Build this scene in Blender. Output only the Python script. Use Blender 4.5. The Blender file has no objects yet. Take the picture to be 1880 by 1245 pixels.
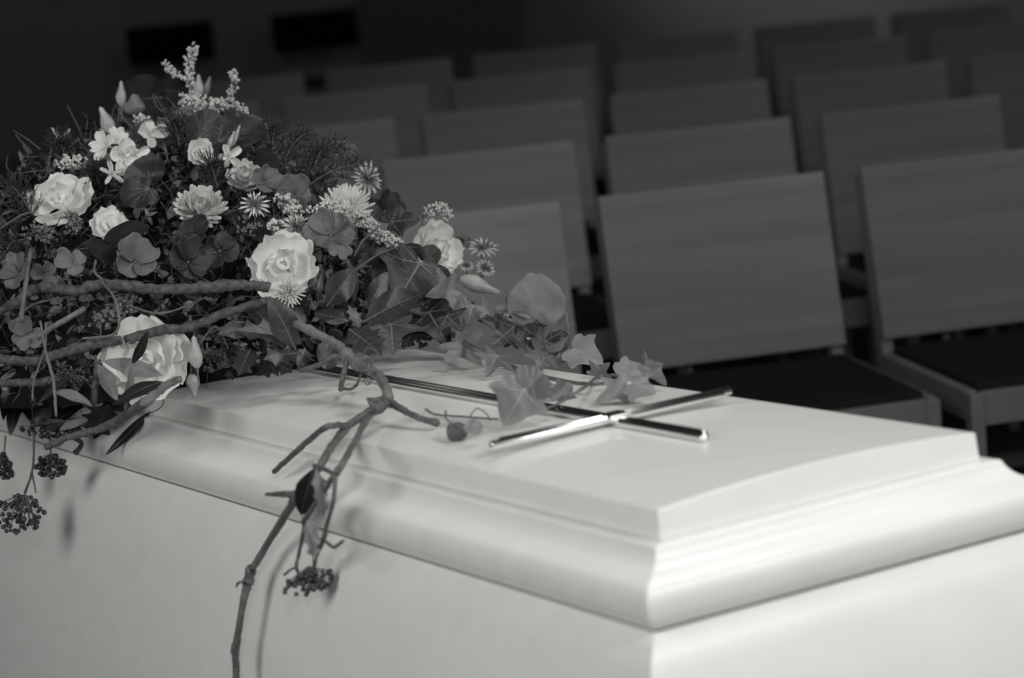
import bpy, math, random
from mathutils import Vector as V, Matrix
random.seed(7)
sc = bpy.context.scene
COL = sc.collection
# ------------------------------------------------------------------ camera
H = 1.43
FPX = 4600.0
PITCH, ROLL = 0.182, 0.085
FW = V((0, math.cos(PITCH), -math.sin(PITCH)))
_r0 = V((1, 0, 0)); _u0 = _r0.cross(FW)
RT = math.cos(ROLL)*_r0 - math.sin(ROLL)*_u0
UP = math.sin(ROLL)*_r0 + math.cos(ROLL)*_u0
CAM = V((0, 0, H))
cd = bpy.data.cameras.new('camera'); cam = bpy.data.objects.new('camera', cd); COL.objects.link(cam)
cd.sensor_width = 36; cd.lens = FPX*36/1880
rot = Matrix((RT, UP, -FW)).transposed()
cam.matrix_world = Matrix.Translation(CAM) @ rot.to_4x4()
cd.dof.use_dof = True; cd.dof.focus_distance = 3.12; cd.dof.aperture_fstop = 4.4
cd.clip_start = 0.05; cd.clip_end = 60
sc.camera = cam
sc.view_settings.view_transform = 'Standard'; sc.view_settings.look = 'None'
sc.view_settings.gamma = 1; sc.view_settings.use_curve_mapping = False
sc.view_settings.exposure = 0.0
# ------------------------------------------------------------------ light
w = bpy.data.worlds.new('room_ambience'); sc.world = w; w.use_nodes = True
w.node_tree.nodes['Background'].inputs[0].default_value = (1, .99, .97, 1)
w.node_tree.nodes['Background'].inputs[1].default_value = 0.085
def area(name, loc, tgt, size, power, sy=None):
    l = bpy.data.lights.new(name, 'AREA'); l.energy = power; l.size = size
    if sy: l.shape = 'RECTANGLE'; l.size_y = sy
    l.color = (1, .99, .97)
    o = bpy.data.objects.new(name, l); COL.objects.link(o); o.location = loc
    o.rotation_euler = (V(tgt)-V(loc)).to_track_quat('-Z', 'Y').to_euler(); return o
def spot(name, loc, tgt, radius, power, ang, blend=.8):
    l = bpy.data.lights.new(name, 'SPOT'); l.energy = power; l.shadow_soft_size = radius
    l.spot_size = math.radians(ang); l.spot_blend = blend; l.color = (1, .99, .97)
    o = bpy.data.objects.new(name, l); COL.objects.link(o); o.location = loc
    o.rotation_euler = (V(tgt)-V(loc)).to_track_quat('-Z', 'Y').to_euler(); return o
POW = [110, 44, 220, 13, 0.5, 200, 152]
spot('main_spotlight', (.05, -1.1, 2.45), (-.1, 3.2, 0.7), .22, POW[0], 60, .5)
area('right_highlight_panel', (1.75, 1.35, 2.6), (0.1, 2.5, .9), 1.2, POW[1]*.4, .8)  # added panel, not a room fixture: reflects as lines along the cross arms
spot('left_fill_spot', (-2.6, 0.7, 2.3), (-.55, 2.7, 0.8), .9, POW[2], 75, .6)  # added fill to brighten the coffin's left side, no known lamp there
spot('right_spotlight', (1.7, .2, 2.4), (.15, 2.1, 0.75), .2, POW[6], 50)
area('rod_highlight_panel', (.75, 3.1, 2.75), (.05, 2.4, .9), .9, POW[3], .5)  # added below the ceiling so the cross arms catch a highlight, no real fixture
spot('chair_spotlight', (.6, 1.2, 3.4), (.6, 6.2, .6), .3, POW[4], 60)
spot('wall_spotlight', (1.9, 10.6, 3.5), (2.0, 14.6, 1.9), .3, POW[5], 44, 1.0)

# ------------------------------------------------------------------ pixel helpers (a pixel gives a ray, real surfaces give its distance)
def ray(px, py):
    return FW + RT*((px-940)/FPX) - UP*((py-622.5)/FPX)
def atd(px, py, d): return CAM + ray(px, py)*d
def depth(P): return (P-CAM).dot(FW)
# coffin frame: CA along its length (to the head end), CB across, CN up
CP = V((0.11457577, 2.13731495, H-0.55745546))
CA = V((-0.482561394, 0.874226659, -0.053500002)).normalized()
CB = V((0.875094487, 0.4837950, 0.01233029)).normalized()
CN = CB.cross(CA); CN = -CN if CN.z < 0 else CN
PWID = 0.36
def loc3(u, v, w=0.0): return CP + CA*u + CB*v + CN*w
def coords(P):
    d = P-CP; return d.dot(CA), d.dot(CB), d.dot(CN)
CAMBER = 0.0085
def camb(v): return CAMBER*max(0, 1-((v-PWID/2)/(PWID/2))**2)
def lid(px, py, h=0.0):
    r = ray(px, py); P = None; hh = h+.005
    for i in range(4):
        t = (CP+CN*hh-CAM).dot(CN)/r.dot(CN); P = CAM+r*t
        hh = h+camb(coords(P)[1])
    return P
DPR = [(-.5, -.5), (0, .0), (.03, .02), (.05, .05), (.075, .056), (.106, .056), (.126, .066), (.17, .078), (.26, .092), (.4, .10), (1, .10)]
def dprof(h):
    for (h0, d0), (h1, d1) in zip(DPR, DPR[1:]):
        if h <= h1: return d0+(d1-d0)*max(0, (h-h0))/(h1-h0)
    return .1
def side(px, py, v0=-0.09):
    r = ray(px, py); t = (CP+CB*v0-CAM).dot(CB)/r.dot(CB); return CAM+r*t
MC = (1.5, 0.16, -0.04); MR = (0.42, 0.50, 0.40)
def mound(px, py, off=0.0):
    r = ray(px, py); c = loc3(*MC)
    o = CAM-c
    O = V((o.dot(CA)/MR[0], o.dot(CB)/MR[1], o.dot(CN)/MR[2]))
    D = V((r.dot(CA)/MR[0], r.dot(CB)/MR[1], r.dot(CN)/MR[2]))
    a = D.dot(D); b = O.dot(D); c2 = O.dot(O)-1
    disc = b*b-a*c2
    t = (-b-math.sqrt(disc))/a if disc > 0 else -b/a
    return CAM+r*(t-off)
def pxm(P): return depth(P)/FPX       # metres per pixel there

# ------------------------------------------------------------------ materials (greyscale: the photo is black and white)
def mat(name, val, rough=.6, spec=.5, metal=0, var=0, scale=20, stretch=None, coat=0, trans=0, val2=None, bump=0):
    m = bpy.data.materials.new(name); m.use_nodes = True; nt = m.node_tree; b = nt.nodes['Principled BSDF']
    wm = (1.0, .995, .98)
    def c(v): return (v*wm[0], v*wm[1], v*wm[2], 1)
    b.inputs['Base Color'].default_value = c(val); b.inputs['Roughness'].default_value = rough
    b.inputs['Specular IOR Level'].default_value = spec; b.inputs['Metallic'].default_value = metal
    b.inputs['Coat Weight'].default_value = coat; b.inputs['Coat Roughness'].default_value = .12
    if var or val2 is not None or bump:
        tc = nt.nodes.new('ShaderNodeTexCoord'); mp = nt.nodes.new('ShaderNodeMapping'); nz = nt.nodes.new('ShaderNodeTexNoise')
        nz.inputs['Scale'].default_value = scale; nz.inputs['Detail'].default_value = 5
        if stretch: mp.inputs['Scale'].default_value = stretch
        nt.links.new(tc.outputs['Object'], mp.inputs[0]); nt.links.new(mp.outputs[0], nz.inputs[0])
        rp = nt.nodes.new('ShaderNodeValToRGB'); rp.color_ramp.elements[0].position = .32; rp.color_ramp.elements[1].position = .68
        lo = val*(1-var) if val2 is None else val2
        rp.color_ramp.elements[0].color = c(lo); rp.color_ramp.elements[1].color = c(val*(1+var) if val2 is None else val)
        nt.links.new(nz.outputs['Fac'], rp.inputs[0]); nt.links.new(rp.outputs[0], b.inputs['Base Color'])
        if bump:
            bp = nt.nodes.new('ShaderNodeBump'); bp.inputs['Strength'].default_value = bump; bp.inputs['Distance'].default_value = .002
            nt.links.new(nz.outputs['Fac'], bp.inputs['Height']); nt.links.new(bp.outputs[0], b.inputs['Normal'])
    if trans:
        tr = nt.nodes.new('ShaderNodeBsdfTranslucent'); mx = nt.nodes.new('ShaderNodeMixShader'); mx.inputs[0].default_value = trans
        tr.inputs[0].default_value = c(val); out = nt.nodes['Material Output']
        if var: nt.links.new(rp.outputs[0], tr.inputs[0])
        nt.links.new(b.outputs[0], mx.inputs[1]); nt.links.new(tr.outputs[0], mx.inputs[2]); nt.links.new(mx.outputs[0], out.inputs[0])
    return m
M = dict(
 lacquer=mat('white_lacquered_wood', .80, .36, .45, var=.025, scale=3, stretch=(1, 9, 9), coat=.22),
 chrome=mat('polished_metal', .88, .2, .5, metal=1),
 seam=mat('dark_seam', .06, .8, .2),
 wood=mat('light_veneer', .17, .45, .4, var=.14, scale=2.2, stretch=(.6, 1, 14)),
 woodf=mat('light_wood_frame', .18, .5, .4, var=.1, scale=6),
 cushion=mat('black_cushion', .018, .9, .1, var=.2, scale=200),
 blackback=mat('black_backrest', .006, .9, .1),
 floor=mat('dark_floor', .035, .6, .3, var=.15, scale=4),
 wall=mat('grey_plaster', .30, .9, .2, var=.04, scale=2),
 doorm=mat('dark_door', .17, .7, .2),
 bier=mat('dark_cloth', .05, .9, .1),
 petal=mat('white_petal', 0.84, .6, .3, var=.04, scale=60, trans=.30),
 petalg=mat('grey_petal', 0.13, .5, .35, var=.15, scale=70, trans=.12),
 petald=mat('dark_petal', 0.035, .5, .35, var=.2, scale=70, trans=.1),
 pale=mat('pale_thin_petal', .18, .6, .3, var=.12, scale=60, trans=.2),
 cream=mat('cream_floret', .55, .6, .3, var=.12, scale=120),
 pin=mat('grey_floret', 0.16, .6, .3, var=.2, scale=150),
 bud=mat('bud_green_white', 0.36, .5, .4, var=.15, scale=60),
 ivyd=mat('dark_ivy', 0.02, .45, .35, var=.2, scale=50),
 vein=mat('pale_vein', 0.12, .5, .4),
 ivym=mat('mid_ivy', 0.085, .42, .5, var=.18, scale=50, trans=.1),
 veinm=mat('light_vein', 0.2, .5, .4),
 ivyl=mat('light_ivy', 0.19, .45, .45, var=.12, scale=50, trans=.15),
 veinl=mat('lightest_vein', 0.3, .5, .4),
 holly=mat('holly_leaf', 0.034, .36, .4, var=.15, scale=40),
 veinh=mat('holly_vein', 0.12, .4, .5),
 blackleaf=mat('very_dark_leaf', 0.01, .7, .2, var=.2, scale=40),
 green=mat('small_foliage', 0.028, .5, .4, var=.45, scale=40),
 greenl=mat('small_light_foliage', .14, .5, .4, var=.3, scale=40),
 bark=mat('bark', .11, .8, .3, val2=.04, scale=140, bump=.8),
 barkl=mat('pale_bark', 0.19, .75, .3, val2=.12, scale=140, bump=.6),
 twig=mat('twig', 0.1, .6, .4, var=.3, scale=90),
 stem=mat('stem', 0.12, .5, .4, var=.2, scale=80),
 berry=mat('dark_berry', 0.035, .35, .5, var=.3, scale=120),
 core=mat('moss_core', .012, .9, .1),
)
# ------------------------------------------------------------------ mesh builder
class MB:
    def __init__(s): s.v = []; s.f = []; s.m = []
    def face(s, idx, mi=0): s.f.append(idx); s.m.append(mi)
    def grid(s, fn, nu, nv, mi=0, close=False):
        b = len(s.v)
        for i in range(nu):
            for j in range(nv): s.v.append(fn(i/(nu-1) if not close else i/nu, j/(nv-1)))
        n = nu if close else nu-1
        for i in range(n):
            for j in range(nv-1):
                a = b+i*nv+j; c = b+((i+1) % nu)*nv+j
                s.face((a, c, c+1, a+1), mi)
    def tube(s, pts, rad, n=8, mi=0, cap=True):
        pts = [V(p) for p in pts]; k = len(pts)
        if not hasattr(rad, '__len__'): rad = [rad]*k
        b = len(s.v); t0 = (pts[1]-pts[0]).normalized()
        x = t0.orthogonal().normalized()
        for i, p in enumerate(pts):
            t = (pts[min(i+1, k-1)]-pts[max(i-1, 0)])
            t = t.normalized() if t.length > 1e-9 else t0
            x = (x-t*x.dot(t)); x = x.normalized() if x.length > 1e-6 else t.orthogonal().normalized()
            y = t.cross(x)
            for j in range(n):
                a = 2*math.pi*j/n; s.v.append(p+(x*math.cos(a)+y*math.sin(a))*rad[i])
        for i in range(k-1):
            for j in range(n):
                a = b+i*n+j; c = b+i*n+(j+1) % n
                s.face((a, c, c+n, a+n), mi)
        if cap:
            s.face(tuple(b+j for j in range(n))[::-1], mi); s.face(tuple(b+(k-1)*n+j for j in range(n)), mi)
    def ball(s, c, r, nu=8, nv=6, mi=0, ax=(1, 1, 1)):
        c = V(c)
        def fn(a, b):
            th = a*2*math.pi; ph = b*math.pi
            return c+V((math.sin(ph)*math.cos(th)*r*ax[0], math.sin(ph)*math.sin(th)*r*ax[1], math.cos(ph)*r*ax[2]))
        s.grid(fn, nu, nv, mi, close=True)
    def box(s, c, sx, sy, sz, X=V((1, 0, 0)), Y=V((0, 1, 0)), Z=V((0, 0, 1)), mi=0):
        b = len(s.v); c = V(c)
        for i in (-1, 1):
            for j in (-1, 1):
                for k in (-1, 1): s.v.append(c+X*i*sx/2+Y*j*sy/2+Z*k*sz/2)
        for q in ((0, 1, 3, 2), (4, 6, 7, 5), (0, 4, 5, 1), (2, 3, 7, 6), (0, 2, 6, 4), (1, 5, 7, 3)): s.face(tuple(b+i for i in q), mi)
    def build(s, name, mats, parent=None, origin=None, smooth=True, bevel=0, solid=0, sub=0):
        if not isinstance(mats, (list, tuple)): mats = [mats]
        if origin is None: origin = parent['_o'] if parent is not None and '_o' in parent else (0, 0, 0)
        o0 = V(origin)
        me = bpy.data.meshes.new(name)
        me.from_pydata([tuple(V(p)-o0) for p in s.v], [], s.f)
        for m_ in mats: me.materials.append(m_)
        me.polygons.foreach_set('material_index', s.m)
        if smooth: me.polygons.foreach_set('use_smooth', [True]*len(s.f))
        me.update()
        o = bpy.data.objects.new(name, me); COL.objects.link(o)
        if parent is not None:
            o.parent = parent
            po = V(parent['_o']) if '_o' in parent else V((0, 0, 0)); o.location = o0-po
        else: o.location = o0
        o['_o'] = tuple(o0)
        if sub:
            q = o.modifiers.new('sub', 'SUBSURF'); q.levels = sub; q.render_levels = sub
        if solid:
            q = o.modifiers.new('thick', 'SOLIDIFY'); q.thickness = solid; q.offset = 0
        if bevel:
            q = o.modifiers.new('bevel', 'BEVEL'); q.width = bevel; q.segments = 3; q.limit_method = 'ANGLE'
        return o
def thing(name, loc, label, cat, group=None):
    o = bpy.data.objects.new(name, None); COL.objects.link(o); o.location = loc; o.empty_display_size = .02
    o['_o'] = tuple(loc); tag(o, label, cat, group); return o
def tag(o, label, cat, group=None):
    o['label'] = label; o['category'] = cat
    if group: o['group'] = group
    return o
def struct(o): o['kind'] = 'structure'; return o
def spline(P, n=6):
    P = [V(p) for p in P]; out = []
    Q = [P[0]*2-P[1]]+P+[P[-1]*2-P[-2]]
    for i in range(1, len(Q)-2):
        a, b, c, d = Q[i-1], Q[i], Q[i+1], Q[i+2]
        for k in range(n):
            t = k/n
            out.append(.5*((2*b)+(c-a)*t+(2*a-5*b+4*c-d)*t*t+(3*b-a-3*c+d)*t*t*t))
    out.append(P[-1]); return out
def rlerp(r, n):
    out = []
    for i in range(n):
        t = i/(n-1)*(len(r)-1); k = min(int(t), len(r)-2); out.append(r[k]+(r[k+1]-r[k])*(t-k))
    return out
rnd = random.uniform

# ------------------------------------------------------------------ setting
PSI = 0.2136
EX = V((math.cos(PSI), math.sin(PSI), 0)); EY = V((-math.sin(PSI), math.cos(PSI), 0)); EZ = V((0, 0, 1))
b = MB(); b.box((1.0, 7.5, -.05), 18, 20, .1); struct(b.build('floor', M['floor'], smooth=False))
WB = V((0, 14.6, 0))
b = MB(); b.box(WB+EX*1.5+EZ*2, 16, .2, 4, EX, EY, EZ); struct(b.build('wall_back', M['wall'], smooth=False))
b = MB(); b.box((1.0, 7.5, 4.05), 18, 20, .1); struct(b.build('ceiling', M['wall'], smooth=False))
b = MB(); b.box(WB+EX*(-.28)-EY*.13+EZ*1.5, .95, .06, 3.0, EX, EY, EZ); struct(b.build('door_1', M['doorm'], smooth=False, bevel=.004))
b = MB(); b.box(WB+EX*1.5-EY*.115+EZ*.06, 16, .03, .12, EX, EY, EZ); struct(b.build('baseboard_back', M['doorm'], smooth=False))

# ------------------------------------------------------------------ chairs
CW = .45; SP = .5287; AL = .215; HP = .337
TL = V((0.1869, 4.721, H-0.6092))
SEATZ = TL.z-HP*math.cos(AL)-.025
def make_chair(name, black=False):
    HP = .337 if not black else .20
    t = thing(name, (0, 0, 0), '', 'chair')
    # local frame: x right along row, y away from viewer, origin under the seat's rear centre on the floor
    zt = TL.z; dn = V((0, -math.sin(AL), -math.cos(AL))); nb = V((0, math.cos(AL), -math.sin(AL)))
    top = V((0, .105, zt))              # top front middle of the panel
    ctr = top+dn*HP/2+nb*.009
    p = MB()
    # slightly curved veneer panel
    for s_ in (0,):
        X = V((1, 0, 0))
        def fr(a, c_):
            x = (a-.5)*CW; bow = .012*(1-(2*a-1)**2)
            return top+X*x+dn*HP*c_+nb*(bow)
        def bk(a, c_):
            return fr(1-a, c_)+nb*.016
        n1, n2 = 13, 5
        p.grid(fr, n1, n2); p.grid(bk, n1, n2)
        p.grid(lambda a, c_: fr(a, 0)*(1-c_)+(fr(a, 0)+nb*.016)*c_, n1, 2)
        p.grid(lambda a, c_: fr(a, 1)*(c_)+(fr(a, 1)+nb*.016)*(1-c_), n1, 2)
        p.grid(lambda a, c_: fr(0, a)*(c_)+(fr(0, a)+nb*.016)*(1-c_), n2, 2)
        p.grid(lambda a, c_: fr(1, a)*(1-c_)+(fr(1, a)+nb*.016)*(c_), n2, 2)
    if not black:
        p.build('backrest', M['wood'], t, smooth=False)
    else:
        p.build('backrest', M['blackback'], t, smooth=False)
    for sx in (-1, 1):                  # rear legs run up behind the panel
        q = MB(); x = sx*(CW/2-.012)
        hh = .97 if not black else 1.03
        a0 = top+dn*HP*(1-hh)+V((x, 0, 0))+nb*.034
        a1 = top+dn*(.337+.03)+V((x, 0, 0))+nb*.034
        a2 = V((x, a1.y+.03, .0))
        for (s0, s1) in ((a0, a1), (a1, a2)):
            d = (s1-s0); L = d.length; Zq = -d.normalized(); Yq = Zq.cross(V((1, 0, 0))).normalized()
            q.box((s0+s1)/2, .024, .034, L, V((1, 0, 0)), Yq, Zq)
        q.build('leg', M['woodf'], t, smooth=False, bevel=.003)
    yf = ctr.y-.42; yr = top.y-.337*math.sin(AL)+.01
    yf = yr-.445
    for sx in (-1, 1):
        q = MB(); q.box((sx*(.235-.012), yf+.012, (SEATZ-.004)/2), .026, .03, SEATZ-.004); q.build('leg', M['woodf'], t, smooth=False, bevel=.003)
    q = MB()
    q.box((0, yf+.014, SEATZ-.035), .444, .022, .062)
    for sx in (-1, 1): q.box((sx*.225, (yf+yr)/2, SEATZ-.030), .02, yr-yf-.03, .056)
    q.box((0, yr, SEATZ-.03), .43, .02, .05)
    q.build('seat_frame', M['woodf'], t, smooth=False, bevel=.003)
    q = MB(); q.box((0, (yf+yr)/2, SEATZ-.001), .425, yr-yf-.035, .022); q.build('seat', M['cushion'], t, smooth=False, bevel=.006)
    q = MB(); q.tube([V((-.08, yr+.03, SEATZ-.02)), V((-.08, yr+.045, SEATZ+.12))], .008, 8); q.build('bracket', M['woodf'], t)
    q = MB()
    q.box((0, yr+.06, .2), .41, .015, .03); q.build('stretcher', M['woodf'], t, smooth=False)
    return t
def dup(root):
    r = root.copy(); COL.objects.link(r)
    for ch in list(root.children):
        c_ = ch.copy(); COL.objects.link(c_); c_.parent = r
    return r
proto = make_chair('wooden_chair'); used = False
ordn = ['front', 'second', 'third', 'fourth', 'fifth']
CHAIRS = {0: (1, 2, 3), 1: (0, 1, 2, 3), 2: (0, 1, 2, 3, 4), 3: (-1, 0, 1, 2, 3, 4), 4: (-1, 0, 1, 2, 3, 4)}
for r_ in range(5):
    cols = CHAIRS[r_]
    for ci in cols:
        org = TL+EX*(.2946*r_+SP*(ci-2)+CW/2)+EY*1.0318*r_; org.z = 0
        org = org-EY*.105
        o = proto if not used else dup(proto); used = True
        o.location = org; o.rotation_euler = (0, 0, PSI)
        k = sorted(cols, reverse=True).index(ci)
        o['label'] = 'pale wooden chair with veneer back, %s row, %s' % (ordn[r_], ['rightmost in its row', 'second from the right edge', 'third from the right edge', 'fourth from the right edge', 'fifth from the right edge', 'sixth from the right edge'][k])
        o['group'] = 'wooden chairs in rows'; o['category'] = 'chair'
bp = make_chair('black_backed_chair', True)
for i, (px, py) in enumerate(((230, 52), (497, 28))):
    o = bp if i == 0 else dup(bp)
    r = ray(px, py); t = (TL.z-H)/r.z; P = CAM+r*t; P.z = 0
    o.location = P+EX*CW/2-EY*.105; o.rotation_euler = (0, 0, PSI)
    tag(o, ['wooden chair with black back far behind the flowers, nearer the left edge', 'wooden chair with black back far behind, right of its twin at the top edge'][i], 'chair', 'black backed chairs far behind')

# ------------------------------------------------------------------ coffin
LEN = 1.96
ct = thing('coffin', tuple(loc3(LEN/2, PWID/2, -.50)), 'white lacquered wooden coffin with moulded lid under the funeral flowers', 'coffin')
def loft(prof, mb, rc=.0):
    rings = []
    for d, h in prof:
        rings.append([loc3(-d, -d, -h), loc3(-d, PWID+d, -h), loc3(LEN+d, PWID+d, -h), loc3(LEN+d, -d, -h)])
    for k in range(4):
        n = len(rings)
        b0 = len(mb.v)
        for rg in rings:
            mb.v += [rg[k], rg[(k+1) % 4]]
        for i in range(n-1):
            mb.face((b0+2*i, b0+2*i+2, b0+2*i+3, b0+2*i+1))
def smoothprof(pts, n=5): return [(p.x, p.y) for p in spline([V((a, c_, 0)) for a, c_ in pts], n)]
# top panel with arched top
mb = MB(); N = 24; e = .0016
def topf(a, c_):
    v = e+(PWID-2*e)*c_; return loc3(e+(LEN-2*e)*a, v, camb(v))
mb.grid(topf, 2, N+1)
edge = [(-e, 0), (-.0005, .0006), (0, .0018), (0.001, .0262)]
for u0 in (0, LEN):
    s_ = -1 if u0 == 0 else 1
    def ef(a, c_):
        k = edge[int(round(c_*3))]; v = e+(PWID-2*e)*a
        vv = v+((a*2-1)*(k[0]+e)); hh = camb(v)*(1 if k[1] < .02 else 0)-k[1]
        return loc3(u0+s_*k[0], vv, hh)
    mb.grid(ef, N+1, 4)
for v0, s_ in ((0, -1), (PWID, 1)):
    def sf(a, c_):
        k = edge[int(round(c_*3))]; return loc3((e+(LEN-2*e)*a)+((a*2-1)*(k[0]+e)), v0+s_*k[0], -k[1])
    mb.grid(sf, 2, 4)
lid_o = mb.build('lid', M['lacquer'], ct)
mb = MB()
prof = [(-.004, .0262), (.0125, .0272)]+smoothprof([(.0125, .0272), (.0155, .0286), (.0190, .0355), (.0260, .0428), (.0375, .0476), (.0480, .0530), (.0535, .0625), (.0540, .074), (.0515, .083), (.0465, .0895), (.041, .0918)], 12)
loft(prof, mb)
mb.build('moulding', M['lacquer'], lid_o)
mb = MB(); loft([(.0408, .0910), (.039, .092), (.039, .0940), (.041, .0950)], mb); mb.build('seam', M['seam'], ct)
mb = MB()
pb = [(.034, .0940), (.0425, .0942)]+smoothprof([(.0425, .0942), (.0485, .0985), (.0535, .104), (.0545, .106)], 3)+[(.060, .1125), (.066, .126), (.078, .17), (.092, .26), (.10, .40), (.10, .50)]
loft(pb, mb)
n0 = len(mb.v); mb.v += [loc3(-.1, -.1, -.50), loc3(-.1, PWID+.1, -.50), loc3(LEN+.1, PWID+.1, -.50), loc3(LEN+.1, -.1, -.50)]; mb.face((n0, n0+3, n0+2, n0+1))
bo = mb.build('body', M['lacquer'], ct)
for o in (bo, lid_o, lid_o.children[0]):
    o.data.polygons.foreach_set('use_smooth', [True]*len(o.data.polygons))
    q = o.modifiers.new('edges', 'EDGE_SPLIT'); q.split_angle = math.radians(28)
# bier under the coffin
bt = thing('coffin_bier', tuple(V((loc3(1, .18).x, loc3(1, .18).y, 0))), 'dark cloth covered bier carrying the white coffin', 'bier')
mb = MB()
ring = [(.12, .02), (.12, PWID-.02), (LEN-.12, PWID-.02), (LEN-.12, .02)]
b0 = 0
for u, v in ring: mb.v.append(loc3(u, v, -.5008))
for u, v in ring:
    p = loc3(u, v, -.42); mb.v.append(V((p.x, p.y, .0)))
for i in range(4): j = (i+1) % 4; mb.face((i, j, 4+j, 4+i))
mb.face((0, 1, 2, 3)); mb.face((7, 6, 5, 4)); mb.build('cloth_covered_stand', M['bier'], bt, smooth=False)

# ------------------------------------------------------------------ cross
cr = thing('metal_cross', tuple(loc3(.355, .178, camb(.178))), 'polished metal cross of paired rods lying on the white coffin lid', 'cross')
RR = .0046
def rod(name, p0, p1, r=RR):
    q = MB(); P = [V(p0).lerp(V(p1), t) for t in (0, .004, .996, 1)]
    q.tube(P, [r*.8, r, r, r*.8], 20); return q.build(name, M['chrome'], cr, bevel=0)
zc = lambda v: camb(v)+RR
CH = CAMBER+RR
rod('long_rod', loc3(.180, .1745, CH), loc3(1.13, .1735, CH))
rod('long_rod', loc3(.196, .1842, CH), loc3(1.13, .1832, CH))
ah = CH+.0035
rod('cross_rod', loc3(.3505, .028, ah), loc3(.3505, .312, ah))
rod('cross_rod', loc3(.3600, .044, ah), loc3(.3600, .328, ah))
q = MB(); q.box(loc3(.355, .179, CH+.0045), .028, .028, .007, CA, CB, CN); q.build('centre_block', M['chrome'], cr, smooth=False, bevel=.002)

# ------------------------------------------------------------------ leaves
IVY = [(0, 0), (.08, -.10), (.22, -.20), (.42, -.20), (.40, -.04), (.33, .08), (.48, .16), (.68, .34), (.50, .38), (.30, .40), (.20, .50), (.15, .68), (.07, .88), (0, 1)]
IVYR = [(0, 0), (.12, -.13), (.32, -.16), (.44, -.04), (.42, .08), (.52, .18), (.58, .36), (.42, .42), (.32, .52), (.24, .70), (.12, .89), (0, 1)]
HOL = [(0, 0), (.04, .06), (.12, .16), (.20, .30), (.235, .44), (.225, .58), (.18, .72), (.10, .87), (.03, .96), (0, 1)]
HOLS = [(0, 0), (.05, .05), (.16, .18), (.30, .28), (.21, .34), (.22, .44), (.33, .54), (.21, .58), (.17, .68), (.24, .80), (.11, .83), (.05, .92), (0, 1)]
OVAL = [(0, 0), (.10, .05), (.24, .18), (.32, .36), (.34, .52), (.30, .70), (.20, .86), (.09, .96), (0, 1)]
ROUND = [(0, .06), (.12, -.06), (.32, -.05), (.50, .12), (.56, .36), (.50, .62), (.36, .84), (.18, .96), (0, .98)]
BLADE = [(0, 0), (.03, .06), (.06, .2), (.085, .4), (.085, .55), (.065, .75), (.03, .92), (0, 1)]
def outline(half, ragged=0, n=3, smooth=True):
    R_ = [V((x, y, 0)) for x, y in half]
    if smooth: R_ = spline(R_, n)
    full = R_+[V((-p.x, p.y, 0)) for p in R_[-2:0:-1]]
    if ragged:
        full = [p*(1+rnd(-ragged, ragged)) for p in full]
    return full
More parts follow.
